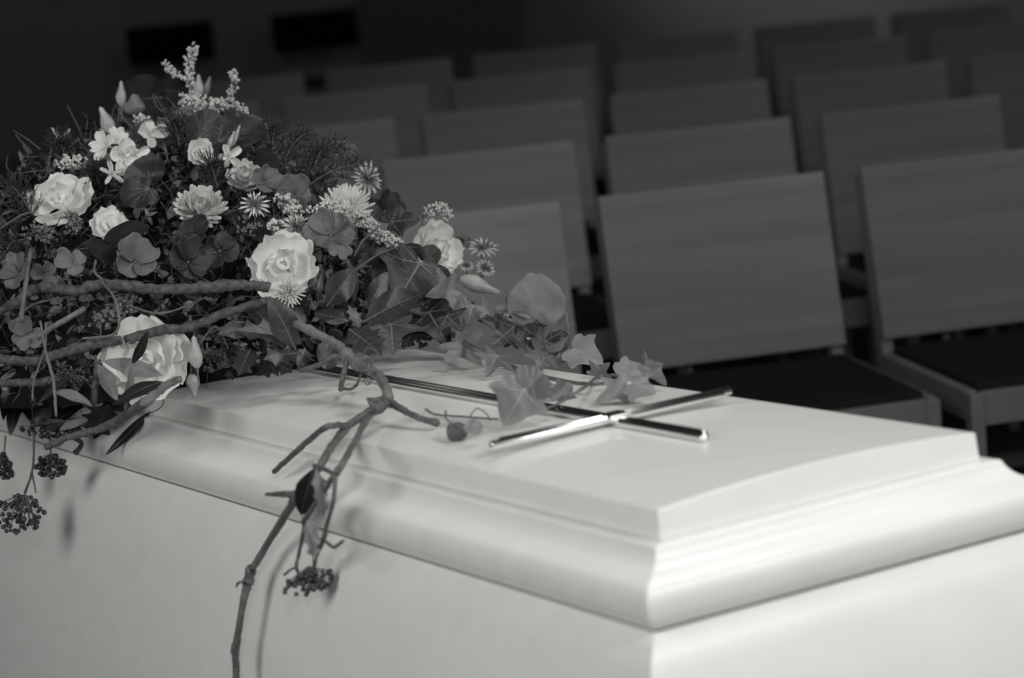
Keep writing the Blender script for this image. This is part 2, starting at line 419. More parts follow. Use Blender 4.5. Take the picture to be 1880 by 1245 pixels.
def add_leaf(mb, base, tip, nrm, half, wid=1.0, cup=.15, curl=.15, wave=.03, veins='ivy', m0=0, m1=1, twist=0, smooth=True, ragged=0):
    base = V(base); tip = V(tip); L = (tip-base).length; ey = (tip-base)/L
    nrm = V(nrm); nrm = nrm-ey*nrm.dot(ey); ez = nrm.normalized(); ex = ey.cross(ez)
    if twist: 
        R_ = Matrix.Rotation(twist, 3, ey); ex = R_@ex; ez = R_@ez
    ph = rnd(0, 6.3)
    def pos(x, y, dz=0):
        xx = x*wid
        z = cup*abs(xx)**1.3*1.2-curl*(y-.45)**2+curl*.2+wave*math.sin(9*y+ph+7*xx)*min(1, abs(xx)*4)
        return base+(ex*xx+ey*y+ez*(z+dz))*L
    full = outline(half, ragged, 3, smooth)
    c0 = V((0, .3, 0)); b0 = len(mb.v); n = len(full); rings = (.33, .66, .88, 1.0)
    mb.v.append(pos(c0.x, c0.y))
    for t in rings:
        for p in full:
            q = c0.lerp(p, t); mb.v.append(pos(q.x, q.y))
    for j in range(n): mb.face((b0, b0+1+j, b0+1+(j+1) % n), m0)
    for k in range(len(rings)-1):
        for j in range(n):
            a = b0+1+k*n+j; c_ = b0+1+k*n+(j+1) % n; mb.face((a, a+n, c_+n, c_), m0)
    def vein(x0, y0, x1, y1, w0=.012, bend=0):
        K = 6; b1 = len(mb.v)
        for sgn in (0, 1):
            for i in range(K):
                t = i/(K-1); x = x0+(x1-x0)*t; y = y0+(y1-y0)*t+bend*math.sin(math.pi*t)
                dx, dy = (x1-x0), (y1-y0); l = math.hypot(dx, dy); nx, ny = -dy/l, dx/l; ww = w0*(1-t*.75)
                mb.v.append(pos(x+nx*ww*(1 if sgn else -1), y+ny*ww*(1 if sgn else -1), .006*(1 if True else 0)))
        for i in range(K-1): mb.face((b1+i, b1+i+1, b1+K+i+1, b1+K+i), m1)
    if veins == 'ivy':
        vein(0, 0, 0, .92, .018)
        for s in (-1, 1):
            vein(0, .02, s*.54, .30, .014, .02); vein(0, .02, s*.34, -.12, .012)
            for y in (.28, .46, .62, .76): vein(0, y, s*(.42-.42*y), y+.16, .0055)
            for t in (.35, .6): vein(s*.52*t, .02+.28*t, s*(.52*t+.05), .02+.28*t+.16, .005); vein(s*.52*t, .02+.28*t, s*(.52*t+.09), .28*t-.07, .005)
    elif veins == 'mid':
        vein(0, 0, 0, .95, .012)
        for s in (-1, 1):
            for y in (.2, .34, .48, .62, .75): vein(0, y, s*.8*half_at(half, y+.1), y+.12, .004)
    elif veins == 'palm':
        for a in (-80, -48, -20, 8, 36, 66): 
            r = .5; A = math.radians(a+rnd(-5, 5)); x1, y1 = math.sin(A)*r, .1+math.cos(A)*r*1.4
            vein(0, .06, x1, y1, .010, .02)
            for t in (.4, .65):
                vein(x1*t, .06+(y1-.06)*t, x1*t+math.sin(A+.5)*.17, .06+(y1-.06)*t+math.cos(A+.5)*.17, .005)
                vein(x1*t, .06+(y1-.06)*t, x1*t+math.sin(A-.5)*.17, .06+(y1-.06)*t+math.cos(A-.5)*.17, .005)
    elif veins == 'line': vein(0, 0, 0, .95, .010)
def half_at(half, y):
    for (x0, y0), (x1, y1) in zip(half, half[1:]):
        if y0 <= y <= y1 and y1 > y0: return x0+(x1-x0)*(y-y0)/(y1-y0)
    return .1
def tocam(P): return (CAM-P).normalized()
def facing(P, dx=0, dy=0): return (tocam(P)+RT*dx+UP*dy).normalized()
LM = dict(d=('ivyd', 'vein'), m=('ivym', 'veinm'), l=('ivyl', 'veinl'), h=('holly', 'veinh'), k=('blackleaf', 'holly'), g=('greenl', 'veinm'))
def leaf_obj(name, P0, P1, nrm, half, kind, parent=None, label=None, cat='leaf', group=None, stalk=None, **kw):
    mb = MB(); add_leaf(mb, P0, P1, nrm, half, **kw)
    ms = [M[LM[kind][0]], M[LM[kind][1]]]
    o = mb.build(name, ms, parent, origin=P0)
    if stalk is not None:
        s = MB(); pts = spline([V(p) for p in stalk], 5); s.tube(pts, rlerp([.0011, .0009], len(pts)), 6)
        s.build('leaf_stalk', M['stem'], o, origin=P0)
    if label: tag(o, label, cat, group)
    return o

# ------------------------------------------------------------------ foliage base (nobody could count it)
def inmound(P, k=1.0):
    u, v, w_ = coords(P)
    return ((u-MC[0])/MR[0])**2+((v-MC[1])/MR[1])**2+((w_-MC[2])/MR[2])**2 < k
def mpt(th, ph, k=1.0):
    # point on the mound, th around, ph elevation
    s_ = math.sin(th); rv = MR[1]*(.72-.14*math.sin(2*ph) if s_ > 0 else .93)
    u = MC[0]-math.cos(th)*math.cos(ph)*MR[0]*k; v = MC[1]+s_*math.cos(ph)*rv*k
    return loc3(u, v, MC[2]+math.sin(ph)*MR[2]*k*.97)
def mnorm(P):
    u, v, w_ = coords(P)
    return (CA*((u-MC[0])/MR[0]**2)+CB*((v-MC[1])/MR[1]**2)+CN*((w_-MC[2])/MR[2]**2)).normalized()
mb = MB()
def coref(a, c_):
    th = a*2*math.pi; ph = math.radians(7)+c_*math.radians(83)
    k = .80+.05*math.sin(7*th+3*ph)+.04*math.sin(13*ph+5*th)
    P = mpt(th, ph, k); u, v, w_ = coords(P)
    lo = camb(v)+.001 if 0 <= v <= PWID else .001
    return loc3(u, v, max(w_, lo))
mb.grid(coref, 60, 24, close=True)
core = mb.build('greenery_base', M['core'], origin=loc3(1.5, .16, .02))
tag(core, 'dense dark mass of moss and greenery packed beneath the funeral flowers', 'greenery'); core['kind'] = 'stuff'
def small_leaf(mb, P, d, n, L, W, mi):
    d = d.normalized(); s = d.cross(n).normalized(); nn = s.cross(d)
    b0 = len(mb.v)
    mb.v += [P, P+d*L*.35+s*W+nn*L*.05, P+d*L*.75+s*W*.7, P+d*L-nn*L*.12, P+d*L*.75-s*W*.7, P+d*L*.35-s*W+nn*L*.05, P+d*L*.5+nn*L*.0]
    for i in range(5): mb.face((b0+6, b0+i, b0+i+1), mi)
    mb.face((b0+6, b0+5, b0), mi)
mb = MB()
rs = random.Random(3)
for i in range(6800):
    th = rs.uniform(-1.9, 2.1); ph = math.asin(rs.uniform(-.02, 1)); k = rs.uniform(.80, 1.0)
    P = mpt(th, ph, k); n = mnorm(P)
    u, v, w_ = coords(P)
    if w_ < .028: continue
    if v < -.03 and rs.random() < .2: continue
    d = (n*rs.uniform(.1, .9)+V((rs.gauss(0, 1), rs.gauss(0, 1), rs.gauss(0, .7)+.2))*.6)
    typ = rs.random()
    mi = 0 if rs.random() < .62 else 1
    if typ < .55: small_leaf(mb, P, d, n+V((rs.gauss(0, .4), rs.gauss(0, .4), 0)), rs.uniform(.012, .026), rs.uniform(.003, .006), mi)
    elif typ < .8:      # little rosette of leaves on a stalk
        T = P+d.normalized()*rs.uniform(.01, .03); mb.tube([P, T], .0006, 4, 2, cap=False)
        for q_ in range(6):
            a = V((rs.gauss(0, 1), rs.gauss(0, 1), rs.gauss(0, 1))); small_leaf(mb, T, d.normalized()*.6+a*.5, n, rs.uniform(.007, .014), .0028, mi)
    else:
        T = P+d.normalized()*rs.uniform(.02, .05); Mx = P.lerp(T, .5)+V((rs.gauss(0, .004), rs.gauss(0, .004), 0))
        mb.tube([P, Mx, T], [.001, .0009, .0005], 5, 2, cap=False)
fol = mb.build('small_foliage', [M['green'], M['greenl'], M['twig']], origin=loc3(1.5, .16, .02))
tag(fol, 'fine dark leaves and twigs filling the gaps between the funeral flowers', 'foliage'); fol['kind'] = 'stuff'

# ------------------------------------------------------------------ flower builders
def frame(ax, roll=0):
    z = V(ax).normalized(); x = z.orthogonal().normalized(); x = Matrix.Rotation(roll, 3, z)@x; return x, z.cross(x), z
def add_petal(mb, C0, X, Y, Z, phi, R, prof, hw, ruf=.06, seed=0, nu=17, nv=12, lip=.1, mi=0):
    """broad overlapping petal: prof = [(radius, height), ...] along its length, hw = half width in radians"""
    rr = random.Random(seed); p1, p2 = rr.uniform(0, 6), rr.uniform(0, 6)
    pr = spline([V((a, c_, 0)) for a, c_ in prof], 4); tw = rr.uniform(-.10, .10)
    def fn(a, s):
        u = 2*a-1
        k = s*(1-.20*abs(u)**2.6*s)         # rounded corners
        q = k*(len(pr)-1); i = min(int(q), len(pr)-2); p = pr[i].lerp(pr[i+1], q-i)
        wv = hw*(.45+.55*min(1, s*1.8)**.7)
        an = phi+u*wv+tw*u*s
        e = s**3
        wob = ruf*e*(math.sin(u*5+p1)+.7*math.sin(u*11+p2)+.35*math.sin(u*19+p1))
        rad = p.x+lip*e*(.5+.5*abs(u))+wob*.8; hh = p.y+wob*.5-.05*u*u*e
        return C0+(X*math.cos(an)*rad+Y*math.sin(an)*rad+Z*hh)*R
    mb.grid(fn, nu, nv, mi)
def bloom(name, P, ax, R, label, kind='petal', seed=1, open_=1.0, group='white ruffled blooms', cat='flower', stem_to=None, inner=True, droop=None):
    X, Y, Z = frame(ax, seed*.7); C0 = P-Z*R*.55
    t = thing(name, tuple(C0), label, cat, group)
    k = 0; o_ = open_
    layers = [(2, [(.02, .05), (.14, .25), (.20, .48), (.06, .66)], 1.6, .04, .0),
              (3, [(.04, .0), (.30, .16), (.44, .42), (.36*o_, .68)], 1.25, .07, .06),
              (4, [(.05, -.03), (.46, .10), (.70, .36), (.74*o_, .66)], .98, .08, .14),
              (4, [(.06, -.06), (.50, .0), (.86, .22), (1.02*o_, .42)], .95, .09, .08)]
    if not inner: layers = layers[1:]
    for li, (n, prof, hw, ruf, lip) in enumerate(layers):
        for i in range(n):
            k += 1; rr = random.Random(seed*100+k); f_ = rr.uniform(.9, 1.08)
            mb = MB(); add_petal(mb, C0, X, Y, Z, 2*math.pi*i/n+li*.9+rr.uniform(-.35, .35), R*.94, [(a*f_, c_*rr.uniform(.8, 1.12)) for a, c_ in prof], hw*rr.uniform(.85, 1.15), ruf, seed*50+k, lip=lip)
            mb.build('petal', M[kind], t)
    mb = MB(); S = C0-Z*R*.2
    e_ = stem_to if stem_to is not None else C0-Z*R*1.1
    mb.tube([C0, S, V(e_)], [R*.10, R*.06, .0016], 8); mb.build('stem', M['stem'], t)
    return t
def mum(name, P, ax, R, label, kind='petal', seed=1, n=(26, 24, 18, 12), dome=.5, pw=.09, group='many petalled daisies', disc=False):
    X, Y, Z = frame(ax, seed*.9); C0 = P-Z*R*.3; t = thing(name, tuple(C0), label, 'flower', group)
    mb = MB(); rr = random.Random(seed)
    for li, c_ in enumerate(n):
        el = math.radians(-5+li*(75/len(n)))
        L = R*(1-.10*li)
        for i in range(c_):
            a = 2*math.pi*i/c_+li*.3+rr.uniform(-.07, .07); e2 = el+rr.uniform(-.12, .12); L2 = L*rr.uniform(.88, 1.05)
            rad = X*math.cos(a)+Y*math.sin(a); tg = Y*math.cos(a)-X*math.sin(a)
            def fn(s, q):
                bend = e2+dome*(q*.9)
                d = rad*math.cos(bend)+Z*math.sin(bend)
                wv = pw*R*math.sin(math.pi*min(.97, q*.62+.15))*(1 if q < .95 else .55)
                u = 2*s-1
                return C0+d*(L2*q)+tg*(u*wv)+Z*(u*u*wv*.6)
            mb.grid(fn, 4, 8)
    mb.build('petals', M[kind], t)
    if disc:
        mb = MB()
        for i in range(60):
            a = rr.uniform(0, 6.28); q = math.sqrt(rr.random())*.5; d = (X*math.cos(a)+Y*math.sin(a))*q+Z*(.45-.25*q*q)
            mb.tube([C0+d*.2*R, C0+d*R*1.1], [.0005, .0006], 4); mb.ball(C0+d*R*1.12, R*.035, 5, 4)
        mb.build('florets', M['cream' if disc == 1 else 'pin'], t)
    mb = MB(); mb.tube([C0, C0-Z*R*.5, C0-Z*R*1.0-UP*.01], [.002, .0015, .0014], 7); mb.build('stem', M['stem'], t)
    return t
def astr(name, P, ax, R, label, seed=1, kind='cream', pins='pin'):
    X, Y, Z = frame(ax, seed); C0 = P; t = thing(name, tuple(C0), label, 'flower', 'starry pincushion flowers'); rr = random.Random(seed)
    mb = MB()
    for lay in (0, 1):
        for i in range(13):
            a = 2*math.pi*(i+.5*lay)/13+rr.uniform(-.05, .05); d = X*math.cos(a)+Y*math.sin(a)
            small_leaf(mb, C0, d+Z*(.12+.22*lay), Z, R*rr.uniform(.88, 1.08), R*.085, 0)
    mb.build('bracts', M[kind], t)
    mb = MB()
    for i in range(70):
        a = rr.uniform(0, 6.28); q = math.sqrt(rr.random()); d = (X*math.cos(a)+Y*math.sin(a))*q*.75+Z*(.62-.25*q)
        mb.tube([C0, C0+d*R*.8], [.0004, .0004], 3, cap=False); mb.ball(C0+d*R*.82, R*.04, 5, 4)
    mb.build('florets', M[pins], t)
    mb = MB(); mb.tube(spline([C0, C0-Z*R*.4, C0-Z*R*1.0-UP*.02], 4), .0011, 6); mb.build('stem', M['stem'], t)
    return t
def petalflower(name, P, ax, R, label, kind='petalg', n=4, seed=1, cup=.25, spread=.9, group='round petalled blossoms', wide=.62, skip=0):
    X, Y, Z = frame(ax, seed); t = thing(name, tuple(P), label, 'flower', group); rr = random.Random(seed)
    for i in range(n-skip):
        a = 2*math.pi*i/n+rr.uniform(-.15, .15); rad = X*math.cos(a)+Y*math.sin(a); tg = Y*math.cos(a)-X*math.sin(a)
        L = R*rr.uniform(.78, 1.12); tilt = cup*1.6+rr.uniform(-.25, .45); p1 = rr.uniform(0, 6); wd = wide*rr.uniform(.75, .95)
        mb = MB()
        def fn(s, q):
            u = 2*s-1; r = 1-(1-q)**1.0
            wv = wd*L*math.sqrt(max(0, 1-(2*(q*.86+.10)-1)**2))*(.55+.45*q)*1.15
            z = tilt*q+cup*(u*u)*.9-.9*q*q*cup+.05*q*math.sin(4*u+p1)+.03*q*q*math.sin(11*u+p1)
            return P+rad*(L*(q*.92+.04))+tg*(u*wv)+Z*(z*L)
        mb.grid(fn, 11, 10); mb.build('petal', M[kind], t, solid=.0005)
    mb = MB(); mb.ball(P+Z*R*.03, R*.06, 8, 6); mb.tube([P, P-Z*R*.6], .0012, 6); mb.build('centre', M['pin' if kind != 'petal' else 'cream'], t)
    return t
def cluster(name, pts, label, kind='cream', dens=70, r=.0020, spread=.008, seed=1, cat='flower', group='sprays of tiny florets', root=None, stem='stem'):
    """pts: list of world points along which florets gather"""
    rr = random.Random(seed); pts = [V(p) for p in pts]; rt = V(root) if root is not None else pts[0]-UP*.02
    t = thing(name, tuple(rt), label, cat, group)
    mb = MB(); st = MB()
    for a, b_ in zip(pts, pts[1:]):
        st.tube([a, (a+b_)/2+V((0, 0, .001)), b_], [.0009, .0008, .0006], 5)
    st.tube([rt, pts[0]], .001, 5)
    for i in range(int(dens*1.35)):
        k = rr.random()*(len(pts)-1); j = min(int(k), len(pts)-2); base = pts[j].lerp(pts[j+1], k-j)
        off = V((rr.gauss(0, 1), rr.gauss(0, 1), rr.gauss(0, 1))); off = off.normalized()*spread*rr.uniform(.35, 1)**.5
        C_ = base+off; q = rr.uniform(.7, 1.2)*r
        if i % 2 == 0: st.tube([base, C_], [.0004, .0004], 3, cap=False)
        for _ in range(3):
            d = V((rr.gauss(0, 1), rr.gauss(0, 1), rr.gauss(0, 1))).normalized()*q*.9
            mb.ball(C_+d, q*rr.uniform(.6, 1), 6, 4)
    mb.build('florets', M[kind], t); st.build('stem', M[stem], t); return t
def budf(name, B, T, wid, label, kind='bud', group='closed pointed buds', leaves=True, root=None, mat2='stem'):
    B = V(B); T = V(T); ax = (T-B).normalized(); L = (T-B).length; X, Y, Z = frame(ax, .4)
    t = thing(name, tuple(B), label, 'flower bud', group); mb = MB()
    def fn(a, s):
        th = a*2*math.pi; prof_ = .0
        PB = [(0, .30), (.12, .75), (.35, 1.0), (.55, .78), (.75, .46), (.92, .34), (1.0, .30)]
        for (s0, q0), (s1, q1) in zip(PB, PB[1:]):
            if s0 <= s <= s1: prof_ = q0+(q1-q0)*(s-s0)/(s1-s0)
        if s > .995: prof_ = .02
        tw = 1+.10*math.sin(3*th+5*s)
        return B+Z*L*s+(X*math.cos(th)+Y*math.sin(th))*wid/2*max(.05, prof_)*tw*1.05
    mb.grid(fn, 18, 14, close=True); mb.build('bud', M[kind], t)
    mb = MB(); e_ = V(root) if root is not None else B-Z*L*.6
    mb.tube(spline([B+Z*.001, B-Z*L*.2, e_], 4), .0013, 6)
    if leaves:
        for i in range(4):
            a = i*1.57; d = X*math.cos(a)+Y*math.sin(a); small_leaf(mb, B, Z*.8+d*.5, d, L*.35, wid*.10, 0)
    mb.build('stem', M[mat2], t); return t
def branch(name, P, rad, label, m='bark', knots=(), cat='branch', group=None, parent=None, n=12):
    pts = spline(P, 8); R_ = rlerp(rad, len(pts)); rr = random.Random(len(label)*7+len(P))
    R_ = [r*(1+.03*math.sin(i*.9)+rr.uniform(-.03, .03)) for i, r in enumerate(R_)]
    for k, (pos_, s) in enumerate(knots):
        i = int(pos_*(len(R_)-1)); R_[i] *= s
        if i+1 < len(R_): R_[i+1] *= (1+s)/2
        if i > 0: R_[i-1] *= (1+s)/2
    pts = [p+V((rr.gauss(0, 1), rr.gauss(0, 1), rr.gauss(0, 1)))*R_[i]*.10 for i, p in enumerate(pts)]
    mb = MB(); mb.tube(pts, R_, n)
    o = mb.build(name, M[m], parent, origin=P[0] if parent is None else None)
    if label and parent is None: tag(o, label, cat, group)
    return o

# ------------------------------------------------------------------ white blooms
def mp(px, py, off=0.0): return mound(px, py, off)
def B_(px, py, Rpx, off, dx, dy, label, seed, **kw):
    P = mp(px, py, off); return bloom('ruffled_bloom', P, facing(P, dx, dy), Rpx*pxm(P), label, seed=seed, **kw)
B_(108, 358, 60, .02, -.25, .75, 'large white ruffled bloom at the far left edge of the flowers', 3)
B_(520, 482, 70, .09, -.1, .25, 'biggest white ruffled bloom, above the small spiky daisy in the middle', 5, open_=.95)
B_(812, 455, 56, .05, .9, .35, 'white ruffled bloom seen side on behind the big ivy leaf', 7)
B_(264, 656, 84, .13, -.15, .25, 'white ruffled bloom lowest at the left, just over the coffin edge', 9)
B_(202, 408, 36, .03, .1, .5, 'small white half open bloom between the left bloom and the long twig', 11, inner=False)
B_(372, 280, 26, .02, .5, .1, 'small creamy bloom right of the starry white florets near the top', 13)
B_(450, 318, 36, .03, .1, .8, 'half hidden white bloom above the broad grey petals', 15, kind='cream')
# pointed buds
def BD(b_, t_, wid, off, label, **kw):
    P = mp(b_[0], b_[1], off); d = depth(P); T = atd(t_[0], t_[1], d); return budf('flower_bud', P, T, wid*d/FPX, label, **kw)
BD((207, 246), (183, 196), 26, .02, 'tall white pointed bud leaning left above the white florets')
BD((223, 195), (222, 148), 19, -.01, 'slim pale bud standing left of the striped cup shaped bud')
BD((366, 178), (364, 136), 19, .0, 'white bud at the foot of the topmost floret spray')
BD((374, 178), (386, 140), 16, -.005, 'narrow bud leaning right beside the bud under the topmost spray', kind='pin')
BD((248, 212), (246, 172), 42, .01, 'striped grey cup shaped bud in front of the dark round leaf', kind='pin')
BD((362, 676), (355, 616), 26, .14, 'slim bud with leafy sepals right of the lowest white bloom')
BD((352, 686), (357, 730), 24, .10, 'small round white bud hanging onto the coffin lid', leaves=False, root=atd(362, 672, depth(mp(352, 686, .10))))
BD((112, 262), (95, 234), 12, .0, 'small forked bud at the far upper left, left prong')
BD((112, 262), (129, 236), 12, .0, 'small forked bud at the far upper left, right prong')
BD((845, 512), (918, 538), 30, .05, 'long white rolled bud pointing right beneath the side on bloom', root=mp(800, 500, .0))
BD((426, 268), (441, 229), 11, .03, 'pair of slim white buds above the butterfly like floret, taller one')
BD((420, 272), (430, 240), 10, .03, 'pair of slim white buds above the butterfly like floret, shorter one')
# four petalled white florets
def PF(px, py, Rpx, off, dx, dy, label, kind='petalg', n=4, seed=1, **kw):
    q_ = random.Random(seed*31); P = mp(px, py, off); return petalflower(kw.pop('name', 'blossom'), P, facing(P, dx+q_.uniform(-.45, .45), dy+q_.uniform(-.3, .4)), Rpx*pxm(P), label, kind, n, seed, **kw)
wg = 'little white four petalled florets'
PF(196, 268, 30, .04, -.4, .5, 'white floret leftmost of the group under the tall bud', 'petal', 4, 1, group=wg, wide=.62)
PF(224, 288, 34, .05, .1, .2, 'white floret lowest of the group under the tall bud', 'petal', 4, 2, group=wg, wide=.62)
PF(212, 256, 26, .03, .1, .7, 'white floret directly beneath the tall leaning bud', 'petal', 4, 3, group=wg, wide=.62)
PF(272, 248, 30, .04, .3, .3, 'white floret right of the group, below the striped bud', 'petal', 4, 4, group=wg, wide=.55)
PF(247, 285, 26, .045, .5, .0, 'white floret with narrow petals right of the lowest one', 'petal', 4, 6, group=wg, wide=.36)
PF(418, 287, 26, .045, .0, -.4, 'white butterfly like floret under the pair of slim buds', 'petal', 5, 8, group=wg, wide=.34)
PF(205, 322, 27, .04, .2, .2, 'thin petalled pale floret under the white group, above the dark veined leaf', 'cream', 5, 9, group=wg, wide=.20)
PF(135, 486, 32, .10, -.2, .3, 'pale three petalled blossom left of the dark hollow, above the long twig', 'pale', 3, 5, wide=.75)
# grey and dark round petalled blossoms
PF(608, 432, 48, .09, .05, .2, 'large grey round petalled blossom right of the biggest white bloom', 'petalg', 5, 12, wide=.75)
PF(626, 450, 24, .13, .1, -.3, 'small pale cupped blossom on top of the large grey blossom', 'pale', 3, 14, wide=.8)
PF(543, 362, 38, .06, .2, .3, 'grey blossom left of the white pincushion daisy', 'petalg', 4, 15, wide=.75)
PF(487, 336, 34, .05, .1, .5, 'grey blossom below the half hidden white bloom', 'petalg', 4, 16, wide=.7)
PF(248, 482, 42, .07, .0, .3, 'dark grey blossom over the long twig, left of its darker neighbour', 'petalg', 4, 17, wide=.8)
PF(345, 482, 42, .08, .1, .2, 'very dark round blossom over the middle of the long twig', 'petald', 5, 18, wide=.8)
PF(404, 462, 44, .07, .1, .35, 'dark blossom left of the biggest white bloom', 'petald', 4, 19, wide=.75)
PF(360, 432, 34, .06, -.2, .4, 'dark blossom beneath the broad daisy', 'petald', 4, 20, wide=.7)
PF(33, 503, 36, .07, -.3, .3, 'grey blossom at the left frame edge, above the long twig', 'petalg', 4, 21, wide=.7)
PF(82, 505, 30, .06, .2, .2, 'grey blossom between the left edge blossom and the pale three petalled one', 'petalg', 3, 22, wide=.7)
PF(52, 615, 32, .10, -.2, .1, 'grey blossom under the pale stick at the left', 'pale', 3, 23, wide=.8)
PF(706, 388, 36, .02, .4, .3, 'dim grey blossom behind the crossed twigs right of the white daisy', 'petald', 4, 24, wide=.7)
# daisies
def MU(px, py, Rpx, off, dx, dy, label, seed, **kw):
    P = mp(px, py, off); return mum('daisy', P, facing(P, dx, dy), Rpx*pxm(P), label, seed=seed, **kw)
MU(368, 380, 56, .05, .1, .75, 'broad creamy daisy with wide petals above the dark blossoms', 2, kind='cream', n=(22, 20, 16, 10), pw=.12)
MU(635, 376, 54, .06, .0, .8, 'full white daisy with many fine petals below the feathery greens', 4, n=(34, 32, 26, 20, 12), pw=.07)
MU(532, 535, 30, .15, .0, .1, 'small spiky pale daisy hanging in front of the cut branch end', 6, kind='cream', n=(22, 20, 14, 8), pw=.06, disc=1, dome=.2)
def AS(px, py, Rpx, off, dx, dy, label, seed, **kw):
    P = mp(px, py, off); return astr('pincushion_flower', P, facing(P, dx, dy), Rpx*pxm(P), label, seed, **kw)
AS(468, 378, 31, .08, .0, .75, 'pale starry pincushion flower between the two large daisies', 1)
AS(672, 328, 34, .01, .8, .1, 'starry flower with pointed bracts facing right above the white daisy', 2)
AS(631, 275, 30, -.01, .2, 1.6, 'grey starry flower standing highest above the feathery greens', 3, kind='pin')
AS(886, 458, 30, -.02, .2, 1.4, 'starry flower right of the side on white bloom', 4, kind='cream')
AS(890, 494, 20, -.02, .5, .8, 'small starry flower lowest right of the side on white bloom', 5, kind='cream')
AS(857, 490, 15, -.01, .0, 1.2, 'tiny starry flower close under the side on white bloom', 6, kind='cream')
AS(465, 224, 20, -.02, .2, 1.2, 'dim starry flower near the top, right of the arching floret spray', 7, kind='pin')
AS(545, 418, 30, .06, .1, .5, 'grey pincushion flower touching the top of the biggest white bloom', 8, kind='cream', pins='pin')
# floret sprays
def CL(pts, off, label, seed, **kw):
    P = mp(pts[0][0], pts[0][1], off); d = depth(P)
    rt = kw.pop('root', None); rt = atd(rt[0], rt[1], d+.02) if rt else None
    return cluster('floret_spray', [atd(x, y, d+rnd(-.006, .006)) for x, y in pts], label, seed=seed, root=rt, **kw)
CL([(352, 170), (350, 140), (346, 120), (352, 100), (354, 88)], -.01, 'topmost spray of tiny pale florets', 1, dens=60, spread=.008)
CL([(352, 142), (335, 140), (318, 132), (300, 118)], -.008, 'spray of tiny florets reaching left from the topmost spray', 2, dens=42, spread=.006)
CL([(328, 198), (345, 188), (365, 192), (388, 196), (405, 196)], .02, 'dense floret clump beneath the topmost buds', 3, dens=120, spread=.014)
CL([(350, 176), (360, 186), (370, 200)], .02, 'small floret clump rising into the dense clump', 33, dens=45, spread=.010)
CL([(422, 172), (432, 158), (430, 145), (427, 132)], .0, 'upright floret spray right of the topmost buds', 4, dens=34, spread=.007, root=(400, 200))
CL([(405, 195), (422, 188), (438, 196), (448, 202)], .01, 'floret spray spreading right below the upright one', 5, dens=55, spread=.009)
CL([(330, 218), (342, 205), (358, 212)], .025, 'floret clump hanging below the dense clump', 34, dens=40, spread=.010, kind='pin')
CL([(518, 365), (530, 376), (544, 390)], .08, 'pale floret clump right of the starry pincushion flower', 6, dens=60, spread=.012)
CL([(575, 388), (595, 380), (615, 386), (630, 388)], .09, 'floret clump in front of the full white daisy', 7, dens=75, spread=.009)
CL([(655, 400), (670, 402), (688, 420)], .08, 'floret clump right of the large grey blossom, upper one', 8, dens=70, spread=.010, root=(655, 470))
CL([(695, 432), (712, 440), (732, 450)], .09, 'floret clump right of the large grey blossom, lower one above the ivy', 9, dens=70, spread=.010, root=(670, 480))
CL([(500, 412), (515, 418)], .08, 'floret clump touching the upper left of the biggest white bloom', 10, dens=36, spread=.010)
CL([(776, 398), (790, 385), (803, 378), (820, 388), (822, 400)], .03, 'floret spray above the side on white bloom', 11, dens=60, spread=.008)
CL([(250, 220), (265, 218), (272, 228)], .03, 'small floret clump under the striped cup shaped bud', 12, dens=34, spread=.007)
CL([(112, 300), (132, 296), (152, 300)], .02, 'fringed floret clump above the leftmost large bloom', 13, dens=60, spread=.010)
CL([(185, 590), (205, 578), (225, 562), (245, 556)], .10, 'grey floret spray below the long twig, over the lower branch', 14, kind='pin', dens=120, spread=.014)
CL([(845, 438), (858, 442)], .0, 'grey floret clump between the side on bloom and the starry flower', 15, kind='pin', dens=26, spread=.008)
CL([(290, 230), (302, 226), (312, 236)], .02, 'grey floret clump right of the white floret group', 16, kind='pin', dens=36, spread=.010)
CL([(445, 405), (455, 420), (470, 425)], .05, 'dim floret clump between the dark blossoms and the pincushion flower', 17, kind='pin', dens=50, spread=.012)
CL([(130, 395), (140, 405), (132, 418)], .06, 'small grey floret clump under the leftmost large bloom', 18, kind='pin', dens=40, spread=.010)
CL([(50, 430), (75, 425), (95, 435)], .04, 'grey floret clump near the left edge beneath the leftmost bloom', 19, kind='pin', dens=50, spread=.013)
# feathery greens
def feather(px0, py0, px1, py1, off, label, seed, n=46, L=.028):
    rr = random.Random(seed); P0 = mp(px0, py0, off); d = depth(P0); P1 = atd(px1, py1, d-.01)
    t = thing('feathery_sprig', tuple(P0), label, 'foliage', 'feathery green sprigs')
    s = MB(); ax = spline([P0, (P0+P1)/2+CN*.006, P1], 8); s.tube(ax, rlerp([.0013, .0006], len(ax)), 6); s.build('stem', M['twig'], t)
    mb = MB()
    for i in range(n):
        k = i/n; p = ax[min(int(k*len(ax)), len(ax)-1)]; dd = (P1-P0).normalized()
        sd = (RT*math.cos(i*2.4)+UP*math.sin(i*2.4)+dd*.9).normalized(); l = L*(1.1-.5*k)*rr.uniform(.8, 1.1)
        q = p+sd*l*.5; e_ = p+sd*l+dd*l*.2
        mb.tube([p, q, e_], [.0006, .0006, .0004], 4)
        for j in range(5):
            z = p.lerp(e_, .25+.15*j); o_ = V((rr.gauss(0, 1), rr.gauss(0, 1), rr.gauss(0, 1))).normalized()*.4+sd*.8
            mb.tube([z, z+o_*l*.28], [.0005, .0003], 4)
    mb.build('needles', M['green'], t); return t
